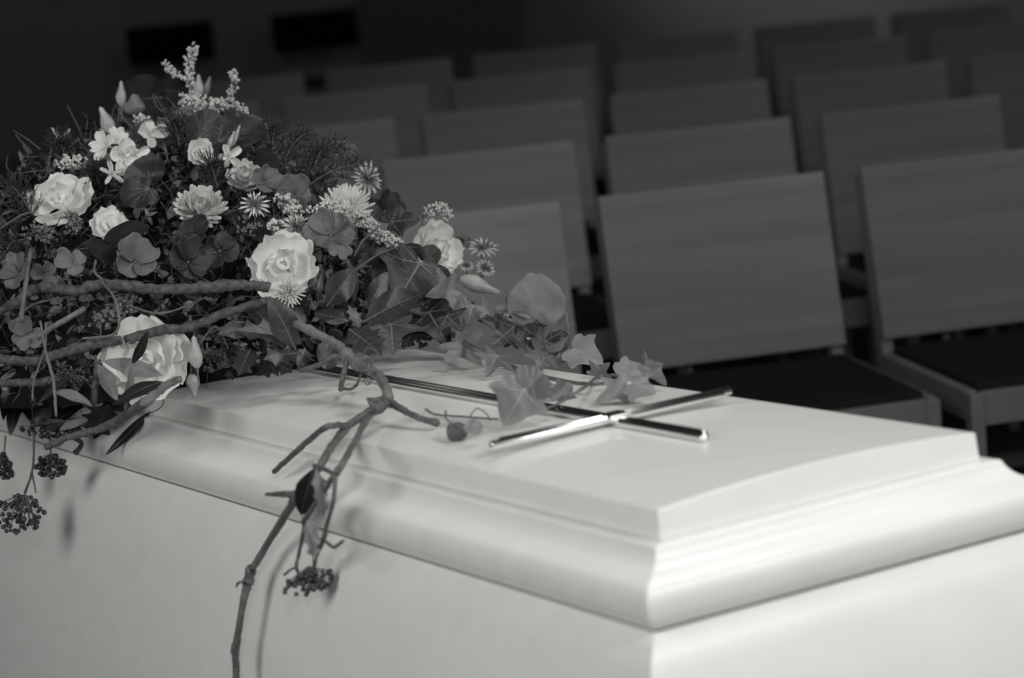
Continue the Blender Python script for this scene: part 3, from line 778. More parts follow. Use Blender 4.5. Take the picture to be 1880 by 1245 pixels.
for i, (a, b_, c_, d_, o_, lb) in enumerate([
 (520, 300, 560, 245, .0, 'feathery sprig pointing up near the highest right of the greens'),
 (545, 310, 620, 268, .0, 'feathery sprig below the highest starry flower'),
 (560, 345, 660, 300, .02, 'feathery sprig directly above the full white daisy'),
 (500, 290, 505, 235, .0, 'feathery sprig standing left in the greens on the right slope'),
 (575, 335, 590, 275, .01, 'feathery sprig in the middle of the greens on the right slope'),
 (400, 345, 385, 300, .03, 'feathery sprig between the broad daisy and the half hidden bloom'),
 (330, 270, 320, 225, .01, 'feathery sprig left of the small creamy bloom'),
 (120, 290, 108, 262, -.04, 'feathery sprig under the forked bud at upper left'),
 (185, 345, 172, 318, -.02, 'feathery sprig right of the leftmost bloom'),
 (40, 440, 5, 470, .03, 'feathery sprig at the left frame edge'),
 (60, 395, 20, 340, .0, 'thin feathery sprig rising beside the leftmost bloom')]):
    feather(a, b_, c_, d_, o_, lb, 40+i)

# ------------------------------------------------------------------ large dark leaves in the flowers
def vd(x, y, h):
    P = lid(x, y, min(h, .004)); d = min(depth(P), 3.13-h); Q = atd(x, y, d)
    return Q if y < 700 else lid(x, y, h)
def LF(b_, t_, half, kind, off, off2, dx, dy, label, name='leaf', group=None, stalk=None, mode='m', cat='leaf', **kw):
    if mode == 'm': P0 = mp(b_[0], b_[1], off); P1 = atd(t_[0], t_[1], depth(P0)-off2)
    elif mode == 'l':
        lp = math.hypot(b_[0]-t_[0], b_[1]-t_[1])
        if b_[1] > t_[1]: P0 = vd(b_[0], b_[1], off); P1 = atd(t_[0], t_[1], depth(P0)+.3*lp*pxm(P0))
        else: P1 = vd(t_[0], t_[1], off2); P0 = atd(b_[0], b_[1], depth(P1)+.3*lp*pxm(P1))
    else: P0 = atd(b_[0], b_[1], off); P1 = atd(t_[0], t_[1], off2)
    n = facing(P0, dx, dy)
    st = None
    if stalk:
        d0 = depth(P0); st = [P0]+[atd(x, y, d0+dd) for x, y, dd in stalk]
    return leaf_obj(name, P0, P1, n, half, kind, None, label, cat, group, st, **kw)
LF((296, 178), (215, 190), ROUND, 'k', -.02, .02, .2, .3, 'very dark round leaf behind the striped bud', 'round_leaf', wid=1.0, veins='line', stalk=[(302, 215, .02)])
LF((300, 165), (362, 172), ROUND, 'k', -.03, -.01, .3, .2, 'very dark round leaf under the topmost floret spray', 'round_leaf', wid=1.0, veins='line')
LF((277, 340), (240, 300), ROUND, 'd', .02, .01, .0, .3, 'dark round leaf with pale branching veins left of the broad daisy', 'round_leaf', wid=1.5, veins='palm', cup=.25)
LF((277, 344), (225, 372), ROUND, 'd', .03, .02, -.3, .3, 'dark veined leaf spreading down to the left of the round veined leaf', 'round_leaf', wid=1.0, veins='palm')
LF((362, 258), (405, 208), ROUND, 'd', .01, -.01, .2, .3, 'dark veined leaf under the dense floret clump', 'round_leaf', wid=1.0, veins='palm')
LF((395, 262), (490, 232), ROUND, 'd', .01, .0, .2, .6, 'wide dark veined leaf right of the pair of slim buds', 'round_leaf', wid=.6, veins='palm')
LF((462, 298), (515, 300), OVAL, 'k', .02, .0, .2, .5, 'dark oval leaf right of the half hidden white bloom', 'oval_leaf', wid=1.2, veins='line')
LF((190, 440), (275, 415), OVAL, 'k', .07, .0, .0, .6, 'black curved leaf below the small half open bloom', 'oval_leaf', wid=.7, veins='line')
LF((160, 445), (215, 475), OVAL, 'k', .07, .0, .0, .4, 'black leaf in the hollow right of the pale blossom', 'oval_leaf', wid=.9, veins='line')
LF((430, 395), (505, 445), OVAL, 'k', .05, .0, .2, .4, 'black leaf above the biggest white bloom', 'oval_leaf', wid=.7, veins='line')
LF((205, 560), (160, 610), OVAL, 'k', .09, -.01, .0, .4, 'black leaf behind the grey floret spray', 'oval_leaf', wid=.9, veins='line')

# holly like sprig leaves in the middle
hg = 'spiny edged leaves in the middle'
def HO(b_, t_, half, off, off2, dx, dy, wid, label, kind='h', veins='mid', **kw):
    return LF(b_, t_, half, kind, off, off2, dx, dy, label, 'holly_leaf', hg, wid=wid, veins=veins, **kw)
HO((543, 642), (494, 543), HOL, .15, .02, .2, .1, 1.0, 'smooth dark leaf standing left of the cut branch end', cup=.2)
HO((600, 562), (652, 492), HOL, .10, .01, -.1, .2, 1.3, 'smooth dark leaf below the large grey blossom')
HO((636, 474), (652, 556), BLADE, .13, .0, .8, .1, 1.5, 'narrow curved leaf right of the leaf below the grey blossom', veins='line', curl=.5)
HO((585, 556), (594, 494), BLADE, .12, .0, -.5, .2, 1.2, 'narrow twisted leaf between the biggest bloom and the smooth leaf', veins='line', curl=.4)
HO((677, 568), (711, 498), HOL, .12, .01, -.2, .3, 1.0, 'upright smooth leaf left of the big ivy leaf tip')
HO((666, 592), (776, 538), HOL, .15, .02, .1, .7, 1.15, 'large smooth leaf pointing right under the big ivy leaf', cup=.2)
HO((640, 604), (702, 652), HOLS, .16, .03, .0, .5, 1.25, 'spiny leaf pointing down right toward the lid')
HO((545, 626), (430, 606), HOLS, .14, .03, .0, 1.0, .9, 'long spiny leaf pointing left over the branch', cup=.3)
HO((470, 612), (400, 612), HOL, .12, .03, .2, 1.0, 1.2, 'curled pale backed leaf leftmost of the spiny leaves', curl=.5, kind='m')
HO((548, 648), (484, 660), HOLS, .15, .03, .0, .7, 1.2, 'spiny leaf lowest left of the thick stem')
HO((615, 622), (597, 678), OVAL, .17, .02, .0, .2, 1.15, 'broad oval leaf hanging beneath the thick stem', cup=.25)
HO((560, 640), (548, 676), HOLS, .13, .02, .0, .2, 1.6, 'dark spiny leaf behind the thick stem')
HO((460, 640), (438, 690), HOLS, .11, .02, -.2, .2, 1.5, 'dark spiny leaf touching the lid at the lower left')
HO((500, 664), (537, 684), HOLS, .12, .02, .1, .6, 1.5, 'dark spiny leaf touching the lid left of the oval leaf')
HO((520, 655), (470, 690), HOLS, .11, .02, .0, .5, 1.3, 'dark spiny leaf between the two leaves touching the lid')
HO((500, 600), (455, 560), HOL, .10, .02, .0, .6, 1.3, 'dark leaf behind the long spiny leaf')
HO((640, 590), (575, 575), HOL, .09, .0, .0, .8, 1.2, 'dark leaf behind the thick stem, pointing left')
HO((660, 606), (640, 560), HOLS, .14, .0, .3, .4, .9, 'pale curled spiny leaf at the centre of the sprig', kind='m', curl=.5)
HO((560, 600), (530, 560), HOL, .09, .0, .0, .3, 1.2, 'dark leaf above the thick stem')

# ------------------------------------------------------------------ ivy
ig = 'ivy leaves'
def IV(b_, t_, kind, off, off2, dx, dy, wid, label, half=IVY, **kw):
    return LF(b_, t_, half, kind, off, off2, dx, dy, label, kw.pop('name', 'ivy_leaf'), ig, wid=wid, **kw)
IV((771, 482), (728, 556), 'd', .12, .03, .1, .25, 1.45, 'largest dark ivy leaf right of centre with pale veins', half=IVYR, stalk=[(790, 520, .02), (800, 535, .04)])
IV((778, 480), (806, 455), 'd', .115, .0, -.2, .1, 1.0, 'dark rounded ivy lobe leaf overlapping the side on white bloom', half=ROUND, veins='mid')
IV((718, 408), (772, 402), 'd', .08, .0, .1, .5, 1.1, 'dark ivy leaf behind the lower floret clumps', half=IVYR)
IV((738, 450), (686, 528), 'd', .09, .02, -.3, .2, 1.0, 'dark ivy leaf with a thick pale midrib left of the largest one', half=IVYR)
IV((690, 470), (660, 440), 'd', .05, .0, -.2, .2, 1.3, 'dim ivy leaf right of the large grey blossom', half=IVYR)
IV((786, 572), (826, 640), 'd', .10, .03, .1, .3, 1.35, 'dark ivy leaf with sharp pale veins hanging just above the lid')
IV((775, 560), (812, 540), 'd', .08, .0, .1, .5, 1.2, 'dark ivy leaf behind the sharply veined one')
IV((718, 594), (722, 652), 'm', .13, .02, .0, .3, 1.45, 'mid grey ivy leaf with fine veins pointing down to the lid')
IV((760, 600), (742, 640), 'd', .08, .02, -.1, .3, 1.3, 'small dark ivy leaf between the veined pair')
# trailing vine on the lid towards the foot end
def vine(name, P, rad, label, m='twig', **kw): return branch(name, P, rad, label, m, cat='vine', **kw)
def ld(x, y, h): return vd(x, y, h)
vine('ivy_vine', [mp(690, 560, .10), mp(760, 572, .11), mp(810, 598, .08), ld(870, 640, .05), ld(925, 668, .03), ld(990, 690, .012), ld(1075, 705, .012), ld(1130, 700, .012)], [.0036, .0036, .0028, .002], 'dark main ivy stem trailing from the flowers across the lid', 'twig')
vine('ivy_vine', [ld(1150, 688, .03), ld(1100, 692, .04), ld(1072, 712, .02), ld(1030, 738, .012), ld(1000, 752, .012)], [.0022, .0018, .0012], 'pale looping ivy stem nearest the far edge of the lid', 'stem')
vine('ivy_vine', [mp(790, 500, .10), mp(840, 535, .07), mp(880, 570, .04), ld(925, 582, .10), ld(960, 600, .09)], [.0028, .0024, .0018], 'pale upper ivy stem arching right from the largest leaf', 'stem')
vine('ivy_vine', [mp(770, 530, .09), mp(830, 562, .08), ld(900, 600, .09), ld(950, 640, .06)], [.0022, .0018], 'middle ivy stem between the arching one and the dark main stem', 'twig')
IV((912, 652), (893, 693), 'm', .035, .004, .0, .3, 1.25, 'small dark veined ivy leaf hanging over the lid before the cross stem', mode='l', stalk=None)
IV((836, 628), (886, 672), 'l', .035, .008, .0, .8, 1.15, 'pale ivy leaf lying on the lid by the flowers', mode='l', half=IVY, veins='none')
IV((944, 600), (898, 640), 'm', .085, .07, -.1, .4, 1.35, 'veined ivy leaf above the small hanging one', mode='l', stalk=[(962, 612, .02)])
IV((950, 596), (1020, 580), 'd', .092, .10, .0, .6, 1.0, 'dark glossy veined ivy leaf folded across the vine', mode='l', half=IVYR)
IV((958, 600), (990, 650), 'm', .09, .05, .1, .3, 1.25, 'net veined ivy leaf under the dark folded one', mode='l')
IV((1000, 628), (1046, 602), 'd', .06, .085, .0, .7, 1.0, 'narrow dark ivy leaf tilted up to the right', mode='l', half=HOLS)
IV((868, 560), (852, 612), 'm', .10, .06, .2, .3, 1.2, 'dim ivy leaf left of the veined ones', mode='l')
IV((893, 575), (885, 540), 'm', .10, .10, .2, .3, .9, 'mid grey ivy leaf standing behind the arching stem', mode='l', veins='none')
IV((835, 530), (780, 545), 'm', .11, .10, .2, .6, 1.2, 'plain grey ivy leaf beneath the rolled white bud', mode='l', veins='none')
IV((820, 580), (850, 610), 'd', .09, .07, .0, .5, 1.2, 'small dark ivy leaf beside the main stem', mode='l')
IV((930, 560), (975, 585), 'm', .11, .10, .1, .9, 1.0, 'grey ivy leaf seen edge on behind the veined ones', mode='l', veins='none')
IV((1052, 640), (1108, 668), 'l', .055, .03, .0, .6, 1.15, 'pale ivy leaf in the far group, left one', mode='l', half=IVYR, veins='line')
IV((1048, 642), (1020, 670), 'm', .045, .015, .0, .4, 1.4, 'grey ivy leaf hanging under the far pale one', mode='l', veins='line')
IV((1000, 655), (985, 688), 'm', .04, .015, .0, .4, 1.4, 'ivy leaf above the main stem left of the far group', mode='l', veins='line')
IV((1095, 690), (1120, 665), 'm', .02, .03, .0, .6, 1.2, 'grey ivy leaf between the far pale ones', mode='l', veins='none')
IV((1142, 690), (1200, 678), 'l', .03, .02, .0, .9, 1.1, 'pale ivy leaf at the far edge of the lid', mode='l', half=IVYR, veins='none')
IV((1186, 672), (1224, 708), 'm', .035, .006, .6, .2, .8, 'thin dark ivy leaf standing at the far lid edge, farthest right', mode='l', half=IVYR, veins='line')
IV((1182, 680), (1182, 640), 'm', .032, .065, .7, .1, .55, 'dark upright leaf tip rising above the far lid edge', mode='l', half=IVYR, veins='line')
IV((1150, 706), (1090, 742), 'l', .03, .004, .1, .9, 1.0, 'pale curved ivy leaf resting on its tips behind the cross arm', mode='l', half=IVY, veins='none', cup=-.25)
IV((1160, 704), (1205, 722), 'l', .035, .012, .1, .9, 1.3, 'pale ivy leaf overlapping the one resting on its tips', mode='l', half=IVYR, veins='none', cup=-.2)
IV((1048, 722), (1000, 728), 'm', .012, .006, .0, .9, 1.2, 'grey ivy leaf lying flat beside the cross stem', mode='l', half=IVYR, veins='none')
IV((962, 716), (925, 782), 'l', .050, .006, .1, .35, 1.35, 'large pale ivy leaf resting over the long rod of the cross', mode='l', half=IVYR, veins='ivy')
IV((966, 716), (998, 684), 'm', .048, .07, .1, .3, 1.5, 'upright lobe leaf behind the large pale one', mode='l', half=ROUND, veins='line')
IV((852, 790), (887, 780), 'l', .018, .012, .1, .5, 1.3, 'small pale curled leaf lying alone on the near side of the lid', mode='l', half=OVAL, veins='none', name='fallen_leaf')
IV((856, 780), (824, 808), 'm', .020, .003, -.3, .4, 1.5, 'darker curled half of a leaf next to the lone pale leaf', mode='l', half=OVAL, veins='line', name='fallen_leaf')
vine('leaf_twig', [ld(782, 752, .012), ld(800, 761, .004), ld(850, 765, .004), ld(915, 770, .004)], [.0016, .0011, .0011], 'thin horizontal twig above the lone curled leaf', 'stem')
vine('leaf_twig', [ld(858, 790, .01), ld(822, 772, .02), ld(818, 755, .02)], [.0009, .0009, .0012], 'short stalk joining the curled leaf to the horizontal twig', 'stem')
vine('leaf_twig', [ld(862, 765, .004), ld(876, 750, .02), ld(893, 760, .014), ld(900, 772, .004)], [.0007, .0007], 'fine arched tendril over the horizontal twig', 'stem')
# big thin petals standing at the right shoulder
pg = thing('sweet_pea_bloom', tuple(ld(985, 590, .10)), 'large thin grey petals standing upright above the ivy', 'flower')
for k, (b_, t_, h0, w_, kk) in enumerate([((985, 592), (985, 502), .09, 1.05, 'pale'), ((1000, 640), (1022, 560), .05, .75, 'pale'), ((1005, 645), (1036, 600), .045, .8, 'petalg')]):
    P0 = ld(b_[0], b_[1], h0); P1 = atd(t_[0], t_[1], depth(P0)); mb = MB(); add_leaf(mb, P0, P1, facing(P0, .2*k, .1), ROUND, wid=w_, cup=.3, curl=.3, wave=.06, ragged=.04, veins='none')
    mb.build('petal', M[kk], pg, origin=None, solid=.0005)
mb = MB(); mb.tube([ld(985, 592, .09), ld(975, 620, .06), ld(960, 640, .04)], .0015, 6); mb.build('stem', M['stem'], pg)
P0 = ld(965, 618, .06); cluster('floret_spray', [P0, atd(975, 605, depth(P0))], 'few pale petals peeping out between the thin grey petals and the folded ivy', 'cream', 10, .003, .006, 51)

# ------------------------------------------------------------------ branches through the flowers
def mpl(L): return [mp(x, y, o) for x, y, o in L]
bg = 'woody branches'
branch('branch', mpl([(-40, 590, .10), (20, 562, .11), (55, 535, .12), (90, 528, .13), (140, 534, .135), (190, 522, .14), (290, 531, .15), (360, 529, .155), (418, 524, .16), (455, 524, .16), (495, 527, .16)]), [.0045, .005, .0066, .0060, .0068, .0070, .0066, .0064, .0074, .0062, .0062], 'longest thick branch running across beneath the dark blossoms', 'bark', knots=((.3, 1.15), (.78, 1.18)), group=bg)
branch('branch', mpl([(230, 626, .12), (300, 606, .13), (350, 600, .13), (420, 573, .14), (492, 552, .14)]), [.0060, .0062, .0058, .0055, .0050], 'branch rising to the right above the lowest white bloom', 'bark', knots=((.5, 1.1),), group=bg)
branch('branch', mpl([(-30, 655, .13), (20, 662, .14), (60, 664, .14), (110, 650, .14), (165, 634, .14), (222, 624, .13)]), [.0058, .0060, .0062, .0060, .0068, .0058], 'branch at the left running into the lowest white bloom', 'bark', knots=((.72, 1.2),), group=bg)
branch('branch', mpl([(-20, 706, .13), (30, 703, .14), (75, 702, .14), (120, 690, .13)]), [.0048, .0050, .0046], 'short branch lowest at the left edge', 'bark', group=bg)
branch('stick', mpl([(70, 618, .12), (110, 593, .13), (156, 566, .12)]), [.0034, .0036, .0036], 'straight pale stick slanting up right at the left', 'barkl', n=8)
branch('stick', mpl([(38, 592, .14), (46, 530, .15), (56, 458, .14)]), [.0036, .0030, .0028], 'dark upright twig crossing the long branch near the left edge', 'twig', n=8)
branch('stick', mpl([(180, 660, .13), (176, 700, .14), (171, 745, .14)]), [.0042, .0042, .0040], 'upright grey stem left of the lowest white bloom', 'bark', n=8)
branch('stick', mpl([(74, 590, .15), (85, 650, .16), (98, 700, .17), (103, 765, .18)]), [.0016, .0020, .0022, .0018], 'thin hanging stem left of the upright grey stem', 'stem', n=6)
branch('stick', mpl([(84, 592, .15), (82, 640, .15), (62, 700, .15), (60, 735, .15)]), [.0014, .0014, .0012], 'second thin hanging stem beside the thin one at the left', 'stem', n=6)
branch('stick', mpl([(185, 515, .15), (210, 548, .17), (219, 590, .17), (205, 615, .16), (150, 622, .16)]), [.0015, .0018, .0016], 'thin hooked stem in front of the grey floret spray', 'stem', n=6)
branch('stick', mpl([(176, 478, .12), (174, 500, .13), (200, 520, .13)]), [.0018, .0018], 'short hooked twig in the dark hollow', 'twig', n=6)
# random background twigs as individual stems
for i, (a, b_, c_, lb) in enumerate([((20, 600), (60, 560), (130, 545), 'thin stem curving under the long branch at the left'), ((230, 560), (300, 575), (380, 545), 'thin stem beneath the middle of the long branch'), ((95, 575), (112, 560), (96, 545), 'small forked stem left of the pale stick'), ((360, 640), (395, 600), (420, 640), 'thin stem behind the slim bud with sepals'), ((0, 420), (40, 395), (60, 390), 'thin stem at the left edge under the leftmost bloom'), ((375, 615), (440, 592), (480, 610), 'thin stem under the rising branch'), ((640, 505), (690, 470), (735, 452), 'dark thin stem above the smooth leaves'), ((650, 470), (668, 440), (690, 420), 'fine stem rising to the floret clumps')]):
    branch('stick', [mp(a[0], a[1], .11), mp(b_[0], b_[1], .125), mp(c_[0], c_[1], .11)], [.0014, .0016, .0012], lb, 'twig', n=6)
# the cut diagonal branch lying over the lid edge
def sd(x, y, v):
    vv = v
    for _ in range(5):
        P = side(x, y, vv); h = -coords(P)[2]; vv = min(v-max(0, dprof(h)-.056), -(dprof(h)+.005))
    return side(x, y, vv)
dg = [mp(338, 695, .15), mp(310, 708, .15), lid(275, 738, .035), sd(232, 768, -.05), sd(185, 788, -.075), sd(140, 800, -.09), sd(98, 818, -.10)]
dg = [p-FW*(.05 if i > 1 else .03) for i, p in enumerate(dg)]
branch('branch', dg, [.0040, .0050, .0062, .0062, .0048, .0045, .0050], 'smooth cut branch lying over the left lid edge', 'barkl', knots=((.55, 1.2),), group=bg)
branch('stick', [dg[5]+CN*.002, sd(150, 815, -.09), sd(138, 832, -.095)], [.0032, .0028, .0040], 'stubby side twig of the cut branch, resting above the seam', 'bark', n=8)
branch('stick', [lid(297, 722, .03), lid(300, 740, .02), sd(290, 752, -.03), sd(272, 760, -.05)], [.0008, .0008], 'fine loop of stem at the corner of the lid panel', 'stem', n=5)
# long blades at lower left
bgp = 'long narrow leaves at the lower left'
def BLD(P0, P1, n, label, kind='g', wid=1.0, curl=.3, half=BLADE, cup=.2, veins='line', **kw):
    return leaf_obj('narrow_leaf', P0, P1, n, half, kind, None, label, 'leaf', bgp, wid=wid, curl=curl, cup=cup, veins=veins, **kw)
def fc(P, dx=0, dy=0): return facing(P, dx, dy)
P0 = mp(300, 690, .20); BLD(P0, atd(187, 662, depth(P0)-.02), fc(P0, 0, .2), 'grey curved leaf lying across the front of the lowest white bloom', 'g', .6, .25, HOL)
P0 = lid(300, 700, .06); BLD(P0, atd(208, 742, depth(P0)-.05), fc(P0, .1, .6), 'broad black leaf under the lowest white bloom', 'k', .5, .3, HOL)
P1 = sd(194, 836, -.08); P0 = atd(276, 756, depth(P1)+.05); BLD(P0, P1, fc(P0, .4, .3), 'black ribbon like leaf drooping over the moulding', 'k', .8, .3)
P0 = sd(200, 742, -.06); BLD(P0, sd(173, 806, -.09), fc(P0, -.3, .2), 'dark crumpled leaf hanging beside the cut branch', 'k', 1.6, .3, HOLS)
P0 = sd(190, 738, -.06); BLD(P0, sd(110, 790, -.11), fc(P0, .1, .4), 'grey pointed leaf reaching down left over the berries', 'g', 1.5, -.2)
P0 = mp(168, 745, .16); BLD(P0, mp(96, 718, .17), fc(P0, .1, .9), 'grey arched leaf left of the upright grey stem', 'g', 1.8, .5)
P0 = mp(229, 752, .22); BLD(P0, atd(242, 668, depth(P0)-.01), fc(P0, .6, .0), 'upright leaf crossing the front of the lowest white bloom', 'g', 1.2, .3)
P0 = atd(243, 668, depth(P0)-.01); BLD(P0, atd(272, 608, depth(P0)-.01), fc(P0, .4, .2), 'dark leaf tip over the centre of the lowest white bloom', 'k', 1.6, .3)
P1 = sd(78, 790, -.10); P0 = atd(150, 745, depth(P1)+.03); BLD(P0, P1, fc(P0, .1, .3), 'dark leaf behind the upper berry bunch', 'd', 1.8, .2)
P0 = mp(215, 735, .15); BLD(P0, mp(180, 668, .14), fc(P0, .0, .3), 'grey leaf between the upright stem and the lowest bloom', 'g', 2.0, .2)
P1 = sd(18, 800, -.12); P0 = atd(40, 700, depth(P1)+.03); BLD(P0, P1, fc(P0, -.3, .2), 'dark hanging leaf at the lower left edge', 'd', 1.6, .2)
P0 = mp(130, 690, .15); BLD(P0, mp(70, 740, .16), fc(P0, -.1, .4), 'dark leaf above the upper berry bunch', 'k', 1.2, .2)

for (b_, t_, kd, wd, v_, lb) in [((62, 700), (34, 762), 'd', 1.7, -.09, 'dark leaf drooping beside the thin stem of the largest berry bunch'),
     ((12, 690), (6, 772), 'k', 1.3, -.10, 'very dark narrow leaf cut by the left frame edge'),
     ((96, 705), (62, 768), 'g', 1.4, -.09, 'grey drooping leaf left of the upper berry bunch'),
     ((128, 715), (150, 775), 'd', 1.8, -.07, 'dark leaf drooping right of the upper berry bunch'),
     ((168, 708), (205, 760), 'd', 1.9, -.05, 'dark leaf drooping between the cut branch and the upright stem'),
     ((112, 690), (100, 770), 'k', 1.5, -.08, 'very dark leaf hanging directly above the round berry bunch'),
     ((34, 715), (58, 775), 'k', 1.4, -.09, 'very dark short leaf over the pale coffin lid at the left')]:
    P1 = sd(t_[0], t_[1], v_); P0 = atd(b_[0], b_[1], depth(P1)+.03)
    BLD(P0, P1, fc(P0, rnd(-.3, .3), .3), lb, kd, wd, .3)
# ------------------------------------------------------------------ berries
def berries(name, C_, sx, sy, n, label, r=.0034, seed=1, root=None, parentlist=None, kind='berry'):
    rr = random.Random(seed); rt = V(root) if root is not None else C_+UP*sy*1.3
    t = thing(name, tuple(rt), label, 'berries', 'bunches of dark berries'); st = MB()
    hub = rt.lerp(C_, .55)
    st.tube([rt, hub], [.0013, .0011], 6)
    for i in range(int(n*1.25)):
        a = rr.uniform(0, 6.28); q = math.sqrt(rr.random()); z = rr.uniform(-1, 1)
        P = C_+RT*math.cos(a)*q*sx+UP*math.sin(a)*q*sy+FW*z*min(sx, sy)*.6
        if i % 2 == 0: st.tube([hub, hub.lerp(P, .6)+UP*.002, P], [.0007, .0006, .0005], 4, cap=False)
        mb = MB(); mb.ball(P, r*rr.uniform(.75, 1.1), 8, 6)
        if i < 90:
            mb.build('berry', M[kind], t)
    st.build('stem', M['twig'], t); return t
C_ = sd(96, 788, -.11); s_ = pxm(C_)
berries('berry_bunch', C_, 56*s_, 18*s_, 80, 'wide flat bunch of dark berries beneath the grey pointed leaf', seed=1, root=sd(150, 755, -.09))
C_ = sd(94, 857, -.12); berries('berry_bunch', C_, 30*s_, 21*s_, 60, 'round bunch of dark berries hanging in front of the coffin side', seed=2, root=sd(92, 805, -.11))
C_ = sd(34, 943, -.14); berries('berry_bunch', C_, 46*s_, 36*s_, 90, 'largest bunch of dark berries lowest at the left edge', seed=3, root=sd(60, 868, -.13))
C_ = sd(6, 858, -.14); berries('berry_bunch', C_, 20*s_, 26*s_, 40, 'small bunch of dark berries cut by the left frame edge', seed=4, root=sd(10, 800, -.13))
for i, (P, R_, lb) in enumerate([([sd(62, 742, -.10), sd(62, 800, -.12), sd(60, 860, -.13), sd(45, 905, -.135)], [.0018, .0016, .0013], 'thin stem carrying the largest berry bunch'),
                                 ([sd(58, 865, -.13), sd(66, 905, -.135)], [.0013, .0010], 'short fork of the stem above the largest berry bunch')]):
    branch('stick', P, R_, lb, 'twig', n=6)
C_ = mp(130, 700, .14); berries('berry_bunch', C_, 40*s_, 20*s_, 50, 'dim berries behind the upright grey stem', seed=5, r=.003)
C_ = mp(380, 660, .11); berries('berry_bunch', C_, 36*s_, 22*s_, 50, 'dim berries left of the spiny leaves, against the lid', seed=6, r=.003)
C_ = mp(760, 625, .06); berries('berry_bunch', C_, 30*s_, 14*s_, 36, 'dim berries behind the sharply veined ivy leaf', seed=7, r=.003)

# ------------------------------------------------------------------ the vine branch hanging over the near side
vb = thing('hanging_branch', tuple(lid(712, 735, .02)), 'knotty dry branch creeping over the lid and hanging down the coffin side', 'branch')
def D(x, y, d): return atd(x, y, d)
dA = depth(mp(543, 595, .17)); dl = depth(lid(700, 740, .02))
de = depth(lid(628, 800, .02)); 
def P3(x, y, d): return atd(x, y, d)
z0 = dA
trunk = [P3(543, 595, z0), P3(575, 610, z0-.02), P3(618, 632, z0-.05), P3(640, 655, z0-.08), P3(665, 672, z0-.11), P3(695, 690, z0-.15), lid(710, 718, .035), lid(713, 738, .024)]
branch('trunk', trunk, [.0052, .0056, .0054, .0066, .0068, .0056, .0058, .0050], 'x', 'barkl', knots=((.12, 1.2), (.42, 1.35), (.55, 1.25), (.93, 1.3)), parent=vb)
sv = lambda x, y, o=0: sd(x, y, -.088-o)
J = lid(712, 738, .024)
def br(nm, P, R_, m='twig', kn=(), n=10): return branch(nm, P, R_, 'y', m, knots=kn, parent=vb, n=n)
F1 = lid(640, 781, .018)
br('twig', [J, lid(695, 748, .026), lid(665, 765, .020), F1], [.0050, .0062, .0046, .0042], 'twig', ((.35, 1.3),))
K1 = side(628, 787, -.012); 
br('twig', [F1, sv(612, 815, -.055), sv(585, 860, -.02), sv(545, 912, .0), sv(500, 985, .0), sv(462, 1045, .0)], [.0046, .0042, .0044, .0048, .0042, .0040], 'stem', ((.12, 1.2), (.62, 1.35)))
br('twig', [sv(462, 1045), sv(455, 1070), sv(446, 1110), sv(437, 1165), sv(433, 1195), sv(433, 1260)], [.0058, .0056, .0040, .0038, .0044, .0036], 'stem', ((.0, 1.2), (.18, 1.2), (.66, 1.2)))
br('twig', [sv(434, 1175, .002), sv(430, 1190, .004), sv(430, 1225, .003)], [.0020, .0040, .0016], 'twig')
br('twig', [F1, lid(600, 784, .03), side(572, 805, -.03), side(540, 832, -.04), side(503, 867, -.05)], [.0036, .0034, .0034, .0030], 'twig')
S2 = lid(690, 752, .020)
br('twig', [S2, lid(672, 772, .022), side(655, 805, -.03), sv(632, 845, -.01), sv(616, 872, .005)], [.0036, .0038, .0034, .0036, .0040], 'twig', ((.3, 1.15),))
br('twig', [sv(616, 872, .005), sv(612, 920, .01), sv(600, 965, .01), sv(594, 990, .01), sv(580, 1020, .005), sv(576, 1045, .0)], [.0026, .0022, .0022, .0028, .0030, .0018], 'twig')
br('twig', [sv(594, 992, .01), sv(605, 1000, .015), sv(614, 1005, .02), sv(630, 993, .02)], [.0018, .0018, .0020], 'twig', n=6)
br('twig', [sv(614, 872, .005), sv(590, 910, .01), sv(568, 942, .015), sv(557, 958, .015)], [.0032, .0030, .0030], 'stem')
br('twig', [sv(560, 950, .01), sv(556, 985, .01), sv(548, 1020, .01), sv(544, 1042, .01), sv(552, 1060, .0)], [.0026, .0022, .0020, .0022, .0012], 'twig')
br('twig', [sv(544, 1042, .01), sv(534, 1046, .015), sv(521, 1056, .02)], [.0016, .0014, .0018], 'twig', n=6)
br('twig', [sv(616, 872, .005), sv(596, 862, -.005), sv(577, 856, -.01)], [.0022, .0024, .0028], 'twig', n=6)
br('twig', [sv(545, 905), sv(520, 905, .01), sv(489, 908, .015)], [.0026, .0022, .0020], 'twig', n=6)
br('twig', [sv(540, 912), sv(522, 911, .01), sv(489, 908, .015)], [.0020, .0018, .0016], 'twig', n=6)
br('twig', [sv(455, 1062), sv(444, 1068, .01), sv(436, 1072, .012), sv(434, 1078, .012)], [.0016, .0015, .0012], 'stem', n=6)
br('twig', [J, lid(738, 752, .018), lid(768, 767, .012), lid(803, 777, .007)], [.0050, .0040, .0034, .0036], 'twig', ((.97, 1.3),))
br('twig', [lid(705, 734, .03), lid(690, 736, .034), lid(674, 732, .036)], [.0046, .0040, .0014], 'twig', n=7)
br('twig', [lid(694, 750, .028), lid(682, 742, .034), lid(675, 733, .04)], [.0040, .0030, .0012], 'twig', n=7)
T0 = trunk[3]
br('twig', [T0, P3(632, 680, z0-.10), P3(628, 700, z0-.11), lid(626, 714, .008)], [.0034, .0032, .0034], 'twig')
br('twig', [lid(627, 714, .008), lid(645, 714, .006), lid(656, 705, .010), lid(662, 688, .03)], [.0018, .0020, .0014], 'twig', n=6)
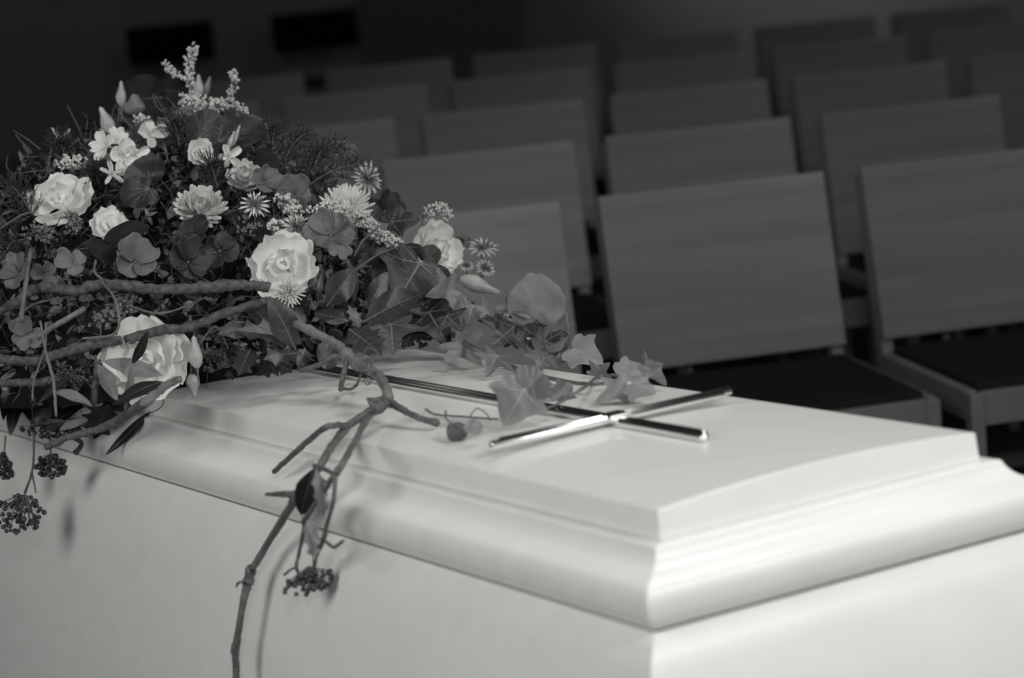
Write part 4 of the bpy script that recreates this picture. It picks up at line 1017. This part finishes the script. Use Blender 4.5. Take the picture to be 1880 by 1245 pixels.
br('twig', [T0, P3(610, 655, z0-.07), P3(585, 670, z0-.06), P3(552, 680, z0-.04)], [.0030, .0034, .0030], 'twig')
# curly tendrils
def helix(C_, R_, turns, L, ax, rad, nm='tendril'):
    X, Y, Z = frame(ax); P = []
    for i in range(int(turns*14)+1):
        a = i/14*2*math.pi; k = i/(turns*14); P.append(C_+X*math.cos(a)*R_*(1-.3*k)+Y*math.sin(a)*R_*(1-.3*k)+Z*L*k)
    mb = MB(); mb.tube(P, rad, 6); mb.build(nm, M['stem'], vb)
zz = z0-.15
helix(P3(668, 668, zz-.012), .010, 3, .012, FW*-1+RT*.5, .0009)
helix(P3(664, 672, zz-.005), .007, 2.5, .010, FW*-1+UP*.4, .0008)
helix(lid(675, 700, .02), .0045, 2, .006, FW*-1, .0006)
mb = MB(); mb.tube(spline([P3(668, 664, zz), P3(672, 640, zz+.03), P3(690, 645, zz+.05), P3(698, 660, zz+.06)], 6), .0008, 6); mb.build('tendril', M['stem'], vb)
mb = MB(); mb.tube(spline([lid(674, 684, .03), lid(675, 698, .02), lid(678, 706, .012)], 6), .0007, 6); mb.build('tendril', M['stem'], vb)
# withered leaves
for k, (b_, t_, w_, kk, dx) in enumerate([((577, 858), (552, 948), .75, 'd', -.2), ((580, 860), (594, 955), .5, 'g', .3), ((566, 948), (578, 1032), .65, 'g', .2)]):
    P0 = sv(b_[0], b_[1], .012); P1 = sv(t_[0], t_[1], .016); mb = MB()
    add_leaf(mb, P0, P1, facing(P0, dx, 0), HOLS if k else HOL, wid=w_, cup=.35, curl=.2, wave=.06, veins='line')
    mb.build('withered_leaf', [M[LM[kk][0]], M[LM[kk][1]]], vb)
C_ = sv(566, 1070, .0); s2 = pxm(C_); rr = random.Random(8); hub = sv(566, 1040, .0); st = MB()
for i in range(70):
    a = rr.uniform(0, 6.28); q = math.sqrt(rr.random()); P = C_+(RT*math.cos(a)*42+UP*(math.sin(a)*22+.45*math.cos(a)*24))*q*s2+CB*rr.uniform(-.008, .008)
    if i % 2 == 0: st.tube([hub, hub.lerp(P, .55)+RT*rr.gauss(0, .001), P], [.0009, .0008, .0006], 5, cap=False)
    mb = MB(); mb.ball(P, .0028*rr.uniform(.8, 1.15), 7, 6); mb.build('berry', M['berry'], vb)
st.build('berry_stalks', M['twig'], vb)

for o in bpy.data.objects:
    if '_o' in o: del o['_o']
